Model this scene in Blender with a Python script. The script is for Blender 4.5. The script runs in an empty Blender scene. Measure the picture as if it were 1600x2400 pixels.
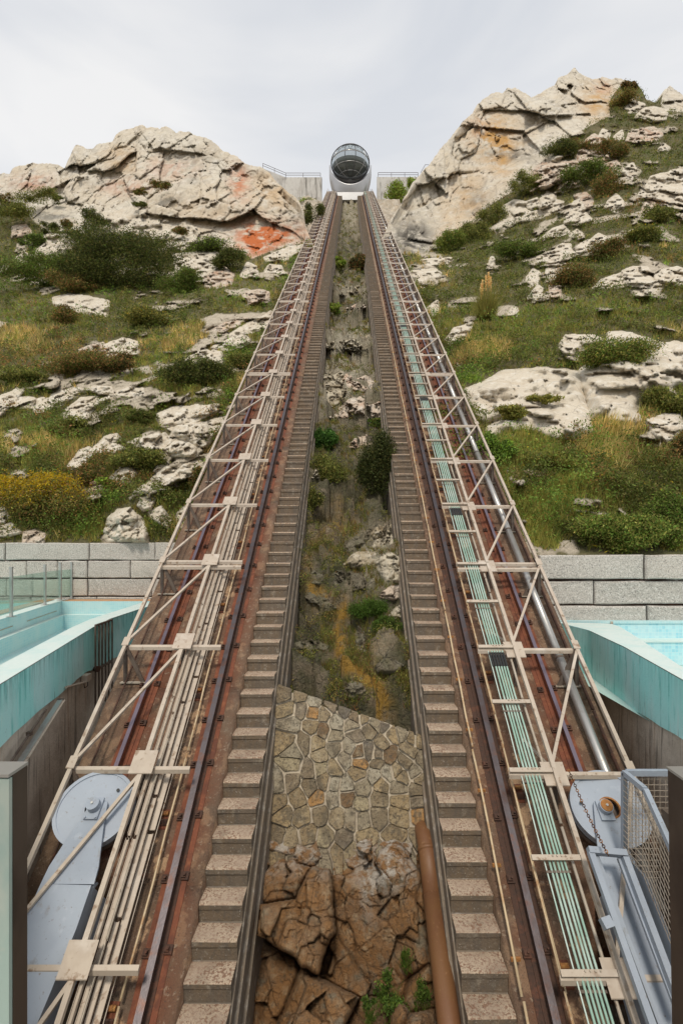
import bpy, math, random
import numpy as np
from mathutils import Vector
R = math.radians
rnd = random.Random(7)
rng = np.random.default_rng(11)
sc = bpy.context.scene

# ---------------------------------------------------------------- camera, light, exposure
F, CX, CY, T = 1142.0, 820.0, 1285.0, 958.0 / 1142.0
cam_d = bpy.data.cameras.new("camera")
cam = bpy.data.objects.new("camera", cam_d)
sc.collection.objects.link(cam)
sc.camera = cam
cam.location = (0, 0, 0)
cam.rotation_euler = (R(90), 0, 0)
cam_d.sensor_fit = 'VERTICAL'
cam_d.sensor_height = 36.0
cam_d.lens = 36.0 * F / 2400.0
cam_d.shift_x = -20.0 / 2400.0
cam_d.shift_y = 85.0 / 2400.0
cam_d.clip_start = 0.05
cam_d.clip_end = 5000

SUN_EL, SUN_AZ = R(56), R(186)          # azimuth clockwise from +Y
w = bpy.data.worlds.new("World"); sc.world = w; w.use_nodes = True
nt = w.node_tree; nt.nodes.clear()
N = nt.nodes.new; L = nt.links.new
wo = N("ShaderNodeOutputWorld"); bg = N("ShaderNodeBackground"); bg.inputs[1].default_value = 0.1
sky = N("ShaderNodeTexSky"); sky.sky_type = 'NISHITA'; sky.sun_disc = False
sky.sun_elevation = SUN_EL; sky.sun_rotation = SUN_AZ
tc = N("ShaderNodeTexCoord"); mp = N("ShaderNodeMapping"); mp.inputs['Scale'].default_value = (1.1, 1.1, 3.2)
mp.inputs['Rotation'].default_value = (0.25, 0.5, 0.3)
ns = N("ShaderNodeTexNoise"); ns.inputs['Scale'].default_value = 1.5; ns.inputs['Detail'].default_value = 5; ns.inputs['Roughness'].default_value = .5
ns.inputs['Distortion'].default_value = .5
rp = N("ShaderNodeValToRGB")
rp.color_ramp.elements[0].position = .37; rp.color_ramp.elements[0].color = (4.7, 4.92, 5.3, 1)
rp.color_ramp.elements[1].position = .60; rp.color_ramp.elements[1].color = (6.35, 6.33, 6.33, 1)
mx = N("ShaderNodeMix"); mx.data_type = 'RGBA'; mx.inputs[0].default_value = .95
L(tc.outputs['Generated'], mp.inputs[0]); L(mp.outputs[0], ns.inputs[0]); L(ns.outputs[0], rp.inputs[0])
# overcast deck brightens towards the horizon
sx = N("ShaderNodeSeparateXYZ"); L(tc.outputs['Generated'], sx.inputs[0])
mr = N("ShaderNodeMapRange"); mr.inputs[1].default_value = .3; mr.inputs[2].default_value = .8; mr.inputs[3].default_value = .75; mr.inputs[4].default_value = 0
L(sx.outputs[2], mr.inputs[0])
mh = N("ShaderNodeMix"); mh.data_type = 'RGBA'; mh.inputs[7].default_value = (6.9, 6.88, 6.85, 1)
L(mr.outputs[0], mh.inputs[0]); L(rp.outputs[0], mh.inputs[6])
L(sky.outputs[0], mx.inputs[6]); L(mh.outputs[2], mx.inputs[7]); L(mx.outputs[2], bg.inputs[0]); L(bg.outputs[0], wo.inputs[0])
sun_d = bpy.data.lights.new("sun", 'SUN'); sun_d.energy = 1.5; sun_d.angle = R(10); sun_d.color = (1, .915, .79)
sun = bpy.data.objects.new("sun", sun_d); sc.collection.objects.link(sun)
dv = Vector((math.sin(SUN_AZ) * math.cos(SUN_EL), math.cos(SUN_AZ) * math.cos(SUN_EL), math.sin(SUN_EL)))
sun.rotation_euler = dv.to_track_quat('Z', 'Y').to_euler()
sc.view_settings.view_transform = 'Standard'; sc.view_settings.look = 'None'
sc.view_settings.gamma = 1; sc.view_settings.use_curve_mapping = False
sc.view_settings.exposure = 0.5

# ---------------------------------------------------------------- noise in numpy
def hsh(i, j, k, s):
    with np.errstate(over='ignore'):
        h = (i.astype(np.int64) * 374761393 + j.astype(np.int64) * 668265263 + k.astype(np.int64) * 2147483647 + s * 1274126177) & 0xffffffff
        h = ((h ^ (h >> 13)) * 1274126177) & 0xffffffff
        h = ((h ^ (h >> 16)) * 2246822519) & 0xffffffff
        h = h ^ (h >> 15)
    return (h & 0xffffff) / float(0x1000000)
def vnoise(P, s=0):
    f = np.floor(P); t = P - f; t = t * t * (3 - 2 * t); f = f.astype(np.int64)
    o = 0
    for a in (0, 1):
        for b in (0, 1):
            for c in (0, 1):
                wgt = (t[:, 0] if a else 1 - t[:, 0]) * (t[:, 1] if b else 1 - t[:, 1]) * (t[:, 2] if c else 1 - t[:, 2])
                o = o + wgt * hsh(f[:, 0] + a, f[:, 1] + b, f[:, 2] + c, s)
    return o
def fbm(P, s=0, oct=4):
    o = 0; a = .5; tot = 0
    for q in range(oct):
        o = o + a * vnoise(P * 2 ** q + 17.3 * q, s + q); tot += a; a *= .5
    return o / tot
def facet(P, s=0, tilt=1.1, box=False):
    """blocky fractured-rock height: each cell a tilted plane; also the distance to the cell border"""
    if box: P = np.stack([P[:, 0] * .866 + P[:, 1] * .46 - P[:, 2] * .19, -P[:, 0] * .46 + P[:, 1] * .87 + P[:, 2] * .16, P[:, 0] * .25 - P[:, 1] * .05 + P[:, 2] * .97], 1)
    f = np.floor(P).astype(np.int64)
    best = np.full(len(P), 9e9); sec = np.full(len(P), 9e9); val = np.zeros(len(P))
    for a in (-1, 0, 1):
        for b in (-1, 0, 1):
            for c in (-1, 0, 1):
                i, j, k = f[:, 0] + a, f[:, 1] + b, f[:, 2] + c
                cx, cy, cz = i + hsh(i, j, k, s), j + hsh(i, j, k, s + 1), k + hsh(i, j, k, s + 2)
                dx, dy, dz = P[:, 0] - cx, P[:, 1] - cy, P[:, 2] - cz
                d = np.maximum(np.maximum(np.abs(dx), np.abs(dy)), np.abs(dz)) if box else np.sqrt(dx * dx + dy * dy + dz * dz)
                v = (hsh(i, j, k, s + 3) - .5) + ((hsh(i, j, k, s + 4) - .5) * dx + (hsh(i, j, k, s + 5) - .5) * dy + (hsh(i, j, k, s + 6) - .5) * dz) * tilt
                m = d < best
                sec = np.where(m, best, np.minimum(sec, d)); val = np.where(m, v, val); best = np.where(m, d, best)
    return val, sec - best

# ---------------------------------------------------------------- geometry helpers
def ray(px, py, Y):                      # point of the place seen at a photo pixel, Y metres ahead
    return ((px - CX) * Y / F, Y, (CY - py) * Y / F)
def Pz(px, py, z):                       # the same, on the level z
    return ray(px, py, z * F / (CY - py))
def S(px, py, h):                        # the same, on the incline h below the camera
    return ray(px, py, F * h / (py - (CY - F * T)))
def tp(X, Y, h): return (X, Y, T * Y - h)
AX = Vector((0, 1, T)).normalized()      # up the incline
NR = Vector((0, -T, 1)).normalized()     # out of the incline
col = sc.collection

def tag(o, label=None, cat=None, group=None, kind=None):
    if label: o['label'] = label
    if cat: o['category'] = cat
    if group: o['group'] = group
    if kind: o['kind'] = kind
    return o
def empty(name, loc, label, cat, group=None):
    o = bpy.data.objects.new(name, None); col.objects.link(o); o.location = loc; o.empty_display_size = .2
    return tag(o, label, cat, group)
def arr_mesh(name, V, Fc, mat, smooth=False, attrs=None, nper=None):
    """V (n,3), Fc (m,k) arrays -> mesh"""
    me = bpy.data.meshes.new(name)
    V = np.asarray(V, np.float32); Fc = np.asarray(Fc, np.int32); k = Fc.shape[1]
    me.vertices.add(len(V)); me.vertices.foreach_set('co', V.ravel())
    me.loops.add(Fc.size); me.loops.foreach_set('vertex_index', Fc.ravel())
    me.polygons.add(len(Fc)); me.polygons.foreach_set('loop_start', np.arange(0, Fc.size, k, dtype=np.int32))
    me.polygons.foreach_set('loop_total', np.full(len(Fc), k, np.int32))
    if smooth: me.polygons.foreach_set('use_smooth', np.ones(len(Fc), bool))
    me.update(calc_edges=True)
    for an, av in (attrs or {}).items():
        av = np.asarray(av, np.float32)
        if av.ndim == 1:
            a = me.attributes.new(an, 'FLOAT', 'POINT'); a.data.foreach_set('value', av)
        else:
            a = me.attributes.new(an, 'FLOAT_COLOR', 'POINT')
            c4 = np.ones((len(av), 4), np.float32); c4[:, :3] = av; a.data.foreach_set('color', c4.ravel())
    if mat: me.materials.append(mat)
    return me
def link(name, me, parent=None, loc=(0, 0, 0)):
    o = bpy.data.objects.new(name, me); col.objects.link(o); o.location = loc
    if parent: o.parent = parent
    return o

class MB:
    def __init__(s): s.v = []; s.f = []
    def add(s, vs, fs):
        b = len(s.v); s.v += [tuple(v) for v in vs]; s.f += [tuple(i + b for i in f) for f in fs]
    def hexa(s, p):  # 8 pts: bottom 4 ccw, top 4
        s.add(p, [(3, 2, 1, 0), (4, 5, 6, 7), (0, 1, 5, 4), (1, 2, 6, 5), (2, 3, 7, 6), (3, 0, 4, 7)])
    def box(s, a, b):
        (x0, y0, z0), (x1, y1, z1) = a, b
        s.hexa([(x0, y0, z0), (x1, y0, z0), (x1, y1, z0), (x0, y1, z0), (x0, y0, z1), (x1, y0, z1), (x1, y1, z1), (x0, y1, z1)])
    def tbox(s, X0, X1, Y0, Y1, ht, hb):  # sheared box lying along the incline, top ht and bottom hb below the camera
        s.hexa([tp(X0, Y0, hb), tp(X1, Y0, hb), tp(X1, Y1, hb), tp(X0, Y1, hb), tp(X0, Y0, ht), tp(X1, Y0, ht), tp(X1, Y1, ht), tp(X0, Y1, ht)])
    def bar(s, p, q, wd, hg, up=(0, 0, 1)):
        p, q, up = Vector(p), Vector(q), Vector(up); d = (q - p).normalized()
        a = d.cross(up)
        if a.length < 1e-4: a = d.cross(Vector((1, 0, 0)))
        a = a.normalized() * wd / 2; b = a.cross(d).normalized() * hg / 2
        s.hexa([p - a - b, p + a - b, q + a - b, q - a - b, p - a + b, p + a + b, q + a + b, q - a + b])
    def tube(s, pts, r, n=8, caps=True):
        pts = [Vector(p) for p in pts]; rs = r if isinstance(r, (list, tuple)) else [r] * len(pts)
        b = len(s.v); ref = None
        for i, p in enumerate(pts):
            d = (pts[min(i + 1, len(pts) - 1)] - pts[max(i - 1, 0)]).normalized()
            if ref is None: ref = d.orthogonal().normalized()
            ref = (ref - d * ref.dot(d)).normalized(); bi = d.cross(ref)
            for k in range(n):
                t = 2 * math.pi * k / n
                s.v.append(tuple(p + (ref * math.cos(t) + bi * math.sin(t)) * rs[i]))
        for i in range(len(pts) - 1):
            for k in range(n):
                k2 = (k + 1) % n
                s.f.append((b + i * n + k, b + i * n + k2, b + (i + 1) * n + k2, b + (i + 1) * n + k))
        if caps:
            s.f.append(tuple(b + k for k in range(n))[::-1]); s.f.append(tuple(b + (len(pts) - 1) * n + k for k in range(n)))
    def prism(s, poly, vec):             # planar polygon extruded by vec
        n = len(poly); vec = Vector(vec); A = [Vector(p) for p in poly]; B = [p + vec for p in A]
        s.add(A + B, [tuple(range(n))[::-1], tuple(range(n, 2 * n))] + [(i, (i + 1) % n, n + (i + 1) % n, n + i) for i in range(n)])
    def mesh(s, name, mat, org=(0, 0, 0), smooth=False):
        me = bpy.data.meshes.new(name)
        ox, oy, oz = org
        me.from_pydata([(x - ox, y - oy, z - oz) for x, y, z in s.v], [], s.f)
        if smooth:
            me.polygons.foreach_set('use_smooth', np.ones(len(me.polygons), bool))
        me.update()
        if mat: me.materials.append(mat)
        return me
    def build(s, name, mat, parent=None, smooth=False, loc=None):
        if loc is None:
            c = np.mean(np.array(s.v), axis=0); loc = tuple(float(t) for t in c)
        pl = parent_world(parent)
        me = s.mesh(name, mat, loc, smooth)
        return link(name, me, parent, tuple(loc[i] - pl[i] for i in range(3)))
def parent_world(p):
    v = Vector((0, 0, 0))
    while p: v += p.location; p = p.parent
    return tuple(v)
def fixnormals(me):
    import bmesh
    bm = bmesh.new(); bm.from_mesh(me); bmesh.ops.recalc_face_normals(bm, faces=bm.faces); bm.to_mesh(me); bm.free()

# ---------------------------------------------------------------- materials
M = {}
def mat(name, base, rough=.8, metal=0, layers=(), bump=None, spec=.4, coord='pos', bumps=()):
    m = bpy.data.materials.new(name); m.use_nodes = True; nt = m.node_tree; N = nt.nodes.new; L = nt.links.new
    b = nt.nodes['Principled BSDF']; b.inputs['Roughness'].default_value = rough; b.inputs['Metallic'].default_value = metal
    b.inputs['Specular IOR Level'].default_value = spec
    geo = N('ShaderNodeNewGeometry'); P = geo.outputs['Position']
    def rgb(c):
        n = N('ShaderNodeRGB'); n.outputs[0].default_value = (*c, 1); return n.outputs[0]
    def noise(scale, vec=None, detail=4, rg=.6, kind='noise'):
        src = P
        if vec:
            mp = N('ShaderNodeMapping'); mp.inputs['Scale'].default_value = vec; L(P, mp.inputs[0]); src = mp.outputs[0]
        if kind == 'noise':
            n = N('ShaderNodeTexNoise'); n.inputs['Detail'].default_value = detail; n.inputs['Roughness'].default_value = rg
            n.inputs['Scale'].default_value = scale; L(src, n.inputs['Vector']); return n.outputs['Fac']
        n = N('ShaderNodeTexVoronoi'); n.inputs['Scale'].default_value = scale
        if kind == 'crack': n.feature = 'DISTANCE_TO_EDGE'
        # warp the cells so the lines are not straight
        w_ = N('ShaderNodeTexNoise'); w_.inputs['Scale'].default_value = scale * 1.7; w_.inputs['Detail'].default_value = 3; L(src, w_.inputs['Vector'])
        mm = N('ShaderNodeMix'); mm.data_type = 'VECTOR'; mm.inputs[0].default_value = .22 if scale < 3 else .06
        L(src, mm.inputs[4]); L(w_.outputs['Color'], mm.inputs[5]); L(mm.outputs[1], n.inputs['Vector'])
        return n.outputs['Distance']
    def rng_(f, lo, hi, amt=1.0):
        r = N('ShaderNodeMapRange'); r.interpolation_type = 'SMOOTHSTEP'
        r.inputs[1].default_value = lo; r.inputs[2].default_value = hi; r.inputs[3].default_value = 0; r.inputs[4].default_value = amt
        L(f, r.inputs[0]); return r.outputs[0]
    if base == 'Col':
        a = N('ShaderNodeAttribute'); a.attribute_name = 'Col'; cur = a.outputs['Color']
    else: cur = rgb(base)
    for ly in layers:
        k = ly[0]
        if k == 'rand':                 # per-object tint between colours
            oi = N('ShaderNodeObjectInfo'); cr = N('ShaderNodeValToRGB'); cols = ly[1]
            cr.color_ramp.interpolation = 'CONSTANT' if len(ly) > 3 else 'LINEAR'
            while len(cr.color_ramp.elements) < len(cols): cr.color_ramp.elements.new(.5)
            for i, c in enumerate(cols):
                cr.color_ramp.elements[i].position = i / (len(cols) - (0 if len(ly) > 3 else 1)); cr.color_ramp.elements[i].color = (*c, 1)
            L(oi.outputs['Random'], cr.inputs[0])
            x = N('ShaderNodeMix'); x.data_type = 'RGBA'; x.inputs[0].default_value = ly[2]; L(cur, x.inputs[6]); L(cr.outputs[0], x.inputs[7]); cur = x.outputs[2]; continue
        if k == 'n':                    # ('n', scale, colour, lo, hi, amt, vec, detail)
            f = rng_(noise(ly[1], ly[6] if len(ly) > 6 else None, ly[7] if len(ly) > 7 else 4), ly[3], ly[4], ly[5])
        elif k == 'crack':
            f = rng_(noise(ly[1], ly[6] if len(ly) > 6 else None, kind='crack'), ly[4], ly[3], ly[5])
        elif k == 'a':                  # ('a', attr, colour, amt, noise scale, lo, hi)
            a = N('ShaderNodeAttribute'); a.attribute_name = ly[1]
            f = a.outputs['Fac']
            if len(ly) > 4:
                g = rng_(noise(ly[4], ly[7] if len(ly) > 7 else None), ly[5], ly[6], 1)
                mt = N('ShaderNodeMath'); mt.operation = 'MULTIPLY'; L(f, mt.inputs[0]); L(g, mt.inputs[1]); f = mt.outputs[0]
            mt = N('ShaderNodeMath'); mt.operation = 'MULTIPLY'; mt.use_clamp = True; L(f, mt.inputs[0]); mt.inputs[1].default_value = ly[3]; f = mt.outputs[0]
        elif k == 'axis':               # ('axis', axis, lo, hi, colour, amt, nscale): by position along an axis
            sp = N('ShaderNodeSeparateXYZ'); L(P, sp.inputs[0]); f = rng_(sp.outputs[ly[1]], ly[2], ly[3], ly[5])
            if len(ly) > 6:
                g = rng_(noise(ly[6]), .35, .6, 1); mt = N('ShaderNodeMath'); mt.operation = 'MULTIPLY'; L(f, mt.inputs[0]); L(g, mt.inputs[1]); f = mt.outputs[0]
            ly = (0, 0, ly[4])
        x = N('ShaderNodeMix'); x.data_type = 'RGBA'; L(f, x.inputs[0]); L(cur, x.inputs[6]); L(rgb(ly[2]), x.inputs[7]); cur = x.outputs[2]
    L(cur, b.inputs['Base Color'])
    bl = ([bump] if bump else []) + list(bumps); prev = None
    for bu in bl:                        # (scale, distance, vec, kind)
        n = noise(bu[0], bu[2] if len(bu) > 2 else None, 6, .65, bu[3] if len(bu) > 3 else 'noise')
        if len(bu) > 3 and bu[3] == 'crack': n = rng_(n, 0, .05)
        q = N('ShaderNodeBump'); q.inputs['Distance'].default_value = bu[1]; q.inputs['Strength'].default_value = 1; L(n, q.inputs['Height'])
        if prev: L(prev, q.inputs['Normal'])
        prev = q.outputs[0]
    if prev: L(prev, b.inputs['Normal'])
    M[name] = m
    return m

mat('cliff_rock', (.61, .56, .465), .9, 0, [('n', .9, (.43, .395, .335), .47, .64, .7, (1.6, 1.6, .22)),
    ('n', .35, (.60, .52, .40), .4, .62, .6), ('n', 2.2, (.74, .70, .63), .5, .68, .55), ('n', .6, (.56, .45, .31), .52, .72, .5),
    ('n', 9, (.50, .45, .37), .5, .75, .5), ('n', 2.0, (.27, .23, .19), .54, .70, .7, (2.0, 2.0, .22)),
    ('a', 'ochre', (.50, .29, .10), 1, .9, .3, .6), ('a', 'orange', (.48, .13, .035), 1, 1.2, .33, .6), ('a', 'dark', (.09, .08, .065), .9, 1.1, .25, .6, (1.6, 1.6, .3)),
    ('crack', .6, (.16, .13, .10), 0, .010, .5), ('crack', 1.9, (.22, .19, .15), 0, .008, .4)],
    bumps=[(2.5, .07), (9, .03), (26, .01)])
mat('outcrop_rock', (.61, .545, .44), .88, 0, [
    ('n', 1.2, (.54, .46, .35), .42, .66, .75), ('n', 4, (.72, .69, .62), .48, .66, .6), ('n', 14, (.44, .40, .33), .54, .74, .5), ('n', 38, (.30, .27, .22), .58, .70, .5),
    ('n', 3, (.28, .24, .19), .58, .74, .6, (1.6, 1.6, .4)), ('crack', 1.3, (.15, .12, .09), 0, .010, .7)],
    bumps=[(3.5, .035), (14, .012), (40, .005)])
mat('reddish_rock', (.56, .46, .36), .88, 0, [
    ('n', 1.2, (.50, .29, .18), .47, .66, .7), ('n', 4, (.66, .62, .55), .46, .66, .6), ('n', 14, (.20, .17, .14), .5, .74, .6), ('crack', 1.6, (.12, .10, .08), 0, .014, .75)],
    bumps=[(1.6, .03, (1, 1, 1), 'crack'), (5, .035), (24, .01)])
mat('hill_soil', (.17, .145, .075), 1, 0, [
    ('n', 1.3, (.22, .175, .10), .45, .65, .7), ('n', 7, (.11, .11, .045), .4, .6, .7), ('n', .5, (.10, .115, .04), .5, .66, .6), ('a', 'rocky', (.57, .50, .395), 1, 5, -.2, .45), ('a', 'rocky', (.44, .38, .29), .8, 3, .48, .62), ('a', 'rocky', (.3, .25, .19), .8, 12, .56, .7)], bumps=[(6, .12), (25, .04)])
mat('gully_stone', (.54, .48, .37), .9, 0, [('n', 1.6, (.34, .27, .17), .42, .64, .8), ('n', 5, (.58, .54, .45), .52, .7, .5), ('n', 3, (.13, .115, .08), .52, .68, .8, (1.6, 1.6, .5)), ('n', 16, (.20, .17, .12), .54, .72, .6), ('crack', 1.8, (.06, .05, .04), 0, .012, .8)], bumps=[(4, .06), (15, .02)])
mat('gully_rock', (.29, .23, .155), .9, 0, [
    ('n', 1.4, (.19, .165, .115), .4, .62, .8), ('n', 5, (.42, .38, .28), .5, .7, .6), ('n', 2.3, (.13, .12, .05), .47, .62, .75), ('n', 11, (.10, .09, .06), .52, .72, .6),
    ('a', 'pale', (.50, .45, .34), .8, 3, .25, .6), ('a', 'moss', (.055, .06, .022), .7, 2.5, .36, .62), ('a', 'ochre', (.38, .22, .04), 1, 4, .32, .6),
    ('crack', 2.2, (.06, .05, .035), 0, .015, .8)],
    bumps=[(5, .10), (20, .04)])
mat('brown_rock', (.29, .15, .058), .85, 0, [
    ('n', 2.5, (.27, .165, .09), .42, .62, .8), ('n', 8, (.42, .31, .19), .5, .68, .6), ('n', 22, (.10, .075, .05), .5, .7, .6),
    ('n', 5, (.21, .20, .15), .55, .7, .6), ('a', 'lime', (.55, .50, .43), 1, 9, .42, .6), ('crack', 1.1, (.04, .03, .02), 0, .008, .5)],
    bumps=[(6, .07), (18, .04), (60, .018)])
mat('track_concrete', (.165, .108, .068), .92, 0, [
    ('n', 1.6, (.15, .105, .072), .42, .6, .7), ('n', 7, (.27, .21, .15), .54, .7, .5), ('n', 60, (.09, .07, .055), .56, .68, .75), ('n', 2.6, (.12, .085, .06), .5, .68, .7, (1, .4, .4)),
    ('a', 'rust', (.16, .068, .038), .85, 2.6, .25, .6), ('a', 'sand', (.44, .28, .165), .9, 4.5, .52, .6), ('n', 24, (.33, .25, .18), .58, .68, .6), ('n', 80, (.07, .05, .04), .57, .66, .7)],
    bumps=[(60, .012), (8, .02)])
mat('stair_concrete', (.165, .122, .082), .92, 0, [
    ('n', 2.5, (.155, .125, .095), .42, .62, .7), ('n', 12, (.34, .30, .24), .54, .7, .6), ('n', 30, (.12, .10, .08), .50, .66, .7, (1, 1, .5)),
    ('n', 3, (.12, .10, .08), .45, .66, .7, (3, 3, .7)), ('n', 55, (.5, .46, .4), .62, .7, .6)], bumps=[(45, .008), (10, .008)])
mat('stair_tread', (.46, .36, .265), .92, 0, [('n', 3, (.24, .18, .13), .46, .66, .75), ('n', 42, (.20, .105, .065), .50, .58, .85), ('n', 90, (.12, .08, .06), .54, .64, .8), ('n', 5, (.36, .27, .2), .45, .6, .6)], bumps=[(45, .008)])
mat('side_concrete', (.19, .15, .11), .9, 0, [('n', 3, (.16, .135, .11), .42, .62, .8, (1.2, 1.2, .3)), ('n', 9, (.36, .33, .29), .5, .72, .6, (2, 1, 1)), ('n', 40, (.12, .1, .08), .56, .7, .5)],
    bumps=[(14, .012, (1, .2, .2)), (40, .004)])
mat('wall_concrete', (.60, .54, .46), .9, 0, [('n', 1.4, (.40, .35, .29), .42, .62, .7), ('n', 4, (.16, .14, .12), .52, .70, .8, (3, 3, .28)), ('n', 6, (.54, .50, .45), .55, .7, .5, (4, 4, .3)),
    ('n', 2.2, (.36, .24, .15), .58, .72, .5, (3, 3, .3)), ('n', 45, (.14, .12, .1), .6, .72, .6)], bumps=[(30, .006), (3, .03)])
mat('summit_concrete', (.62, .60, .56), .9, 0, [('n', .9, (.46, .43, .39), .42, .62, .6), ('n', 1.0, (.16, .15, .13), .52, .66, .85, (2.6, 2.6, .22)), ('n', 2.5, (.30, .28, .25), .56, .7, .7, (1, 1, .5))], bumps=[(12, .02)])
mat('granite', (.50, .47, .43), .9, 0, [('rand', [(.47, .425, .38), (.60, .54, .47), (.52, .49, .44), (.44, .41, .37)], .7), ('n', 2, (.36, .335, .30), .48, .68, .5), ('n', 34, (.66, .63, .59), .5, .6, .7), ('n', 48, (.19, .18, .17), .53, .62, .8)],
    bumps=[(30, .012), (6, .02)])
mat('mortar', (.56, .48, .36), .95, 0, [('n', 8, (.42, .36, .28), .45, .65, .7), ('n', 30, (.24, .2, .16), .56, .7, .6), ('a', 'low', (.24, .19, .14), .8, 5, .3, .6)], bumps=[(40, .01), (9, .02)])
mat('field_stone', (.32, .25, .16), .9, 0, [('rand', [(.27, .21, .13), (.31, .23, .13), (.23, .18, .115), (.42, .35, .22), (.20, .12, .06), (.34, .29, .20), (.37, .28, .16), (.26, .21, .15), (.16, .14, .115), (.37, .29, .18), (.42, .31, .17), (.45, .40, .30), (.25, .185, .115), (.36, .30, .21), (.46, .25, .09), (.31, .26, .18)], .95, 1),
    ('n', 3, (.21, .15, .085), .42, .64, .55), ('n', 10, (.48, .40, .27), .5, .68, .5), ('n', 30, (.11, .09, .065), .50, .66, .75), ('n', 6, (.14, .115, .08), .50, .66, .75, (1.5, 1.5, .5))], bumps=[(40, .02), (12, .05)])
mat('rail_steel', (.10, .088, .094), .38, .75, [('n', 9, (.15, .07, .045), .5, .68, .6), ('n', 3, (.07, .045, .04), .45, .65, .6)], bumps=[(40, .001)])
mat('rail_polished', (.20, .165, .20), .3, .85, [('n', 6, (.20, .10, .08), .55, .7, .6)])
mat('rust_red', (.19, .062, .032), .85, 0, [('n', 5, (.10, .04, .025), .42, .62, .75), ('n', 18, (.28, .11, .05), .5, .68, .5)], bumps=[(60, .004)])
mat('rust_dark', (.075, .04, .028), .85, .1, [('n', 9, (.15, .06, .035), .5, .65, .6), ('n', 30, (.03, .025, .022), .5, .65, .5)], bumps=[(60, .003)])
mat('rust_orange', (.36, .16, .05), .85, 0, [('n', 18, (.14, .05, .02), .45, .65, .7), ('n', 40, (.5, .30, .1), .52, .66, .6)], bumps=[(60, .003)])
mat('cream_paint', (.49, .415, .335), .5, .1, [('n', 3, (.36, .285, .22), .42, .65, .75), ('n', 14, (.20, .115, .06), .56, .70, .75), ('n', 5, (.70, .64, .56), .5, .7, .5, (.6, .6, .6))], bumps=[(30, .001)])
mat('cream_grime', (.48, .42, .345), .6, .15, [('n', 3, (.36, .30, .23), .42, .62, .7), ('n', 16, (.13, .08, .05), .58, .7, .75), ('n', 6, (.5, .45, .38), .52, .7, .6)], bumps=[(30, .001)])
mat('dark_steel', (.16, .125, .10), .6, .3, [('n', 6, (.08, .055, .045), .45, .65, .7)])
mat('yellow_pipe', (.56, .43, .27), .5, .1, [('n', 6, (.42, .22, .09), .5, .65, .8), ('n', 20, (.75, .66, .5), .55, .68, .5)])
mat('green_cable', (.29, .45, .37), .45, 0, [('n', 3, (.48, .59, .53), .42, .62, .7), ('n', 12, (.14, .28, .21), .55, .7, .5)])
mat('pale_cable', (.55, .66, .60), .45, 0, [('n', 3, (.30, .52, .42), .5, .66, .6)])
mat('black_sleeve', (.02, .022, .022), .5)
mat('blue_grey_paint', (.345, .39, .455), .42, 0, [('n', 1.5, (.28, .32, .385), .4, .65, .7), ('n', 9, (.43, .47, .53), .58, .75, .5), ('n', 5, (.24, .235, .23), .60, .72, .55, (2, 2, .4)), ('n', 30, (.20, .16, .13), .64, .70, .7)], bumps=[(12, .0015)])
mat('stainless', (.50, .49, .47), .4, .75, [('n', 5, (.36, .33, .30), .5, .7, .5), ('n', 30, (.25, .18, .13), .66, .74, .6)], bumps=[(20, .001)])
mat('post_steel', (.15, .12, .10), .35, .8, [('n', 4, (.07, .055, .05), .42, .62, .7, (1, 1, .5)), ('n', 40, (.5, .45, .4), .7, .76, .6)])
mat('turquoise_paint', (.36, .83, .82), .6, 0, [('n', 1.2, (.54, .85, .86), .4, .62, .8, (1, 1, .5)), ('n', 5, (.10, .52, .50), .54, .70, .6, (2.2, 2.2, .32)), ('n', 8, (.03, .24, .23), .63, .74, .7, (2, 2, .3)),
    ('n', 7, (.62, .80, .79), .58, .72, .6, (2.5, 2.5, .2)), ('n', 50, (.05, .22, .2), .66, .72, .7), ('a', 'topstain', (.02, .24, .23), .6, 9, .38, .6, (2, 2, .22))], bumps=[(25, .004)])
mat('pool_coping', (.62, .72, .69), .6, 0, [('n', 3, (.50, .68, .66), .45, .65, .6), ('n', 20, (.72, .78, .75), .5, .65, .4)])
mat('pool_floor', (.45, .64, .60), .6, 0, [('n', 1.5, (.56, .70, .66), .4, .65, .6), ('n', 30, (.30, .45, .42), .6, .7, .4)])
mat('orange_tile', (.52, .29, .15), .8, 0, [('n', 6, (.38, .23, .13), .45, .65, .6)])
mat('teal_tile', (.20, .42, .38), .5, 0, [('n', 4, (.32, .50, .42), .45, .65, .6)])
mat('post_reflection', (.50, .58, .53), .3, .4, [('n', 6, (.36, .50, .47), .4, .62, .8, (1, 1, .6)), ('n', 5, (.62, .56, .44), .58, .7, .8, (1, 1, 1.5))])  # pale green and cream paint the teal reflections of the near glass
mat('brown_pipe', (.185, .088, .036), .5, 0, [('n', 3, (.17, .075, .035), .42, .62, .7), ('n', 30, (.34, .20, .10), .62, .72, .5)], bumps=[(20, .003)])
mat('cabin_white', (.60, .60, .60), .35, .1, [('n', .7, (.50, .50, .50), .4, .65, .6)])
mat('cabin_silver', (.50, .50, .51), .3, .5, [('n', .8, (.42, .42, .43), .4, .65, .5)])
mat('cabin_dark', (.03, .03, .033), .5)
mat('cabin_frame', (.12, .12, .125), .35, .6)
mat('seat_grey', (.16, .16, .17), .7)
mat('leaf', 'Col', .65, 0, spec=.2)
_m = M['leaf']; _n = _m.node_tree; _b = _n.nodes['Principled BSDF']; _t = _n.nodes.new('ShaderNodeBsdfTranslucent'); _x = _n.nodes.new('ShaderNodeMixShader'); _x.inputs[0].default_value = .4
_n.links.new(_b.inputs['Base Color'].links[0].from_socket, _t.inputs[0]); _n.links.new(_b.outputs[0], _x.inputs[1]); _n.links.new(_t.outputs[0], _x.inputs[2]); _n.links.new(_x.outputs[0], _n.nodes['Material Output'].inputs[0])
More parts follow.
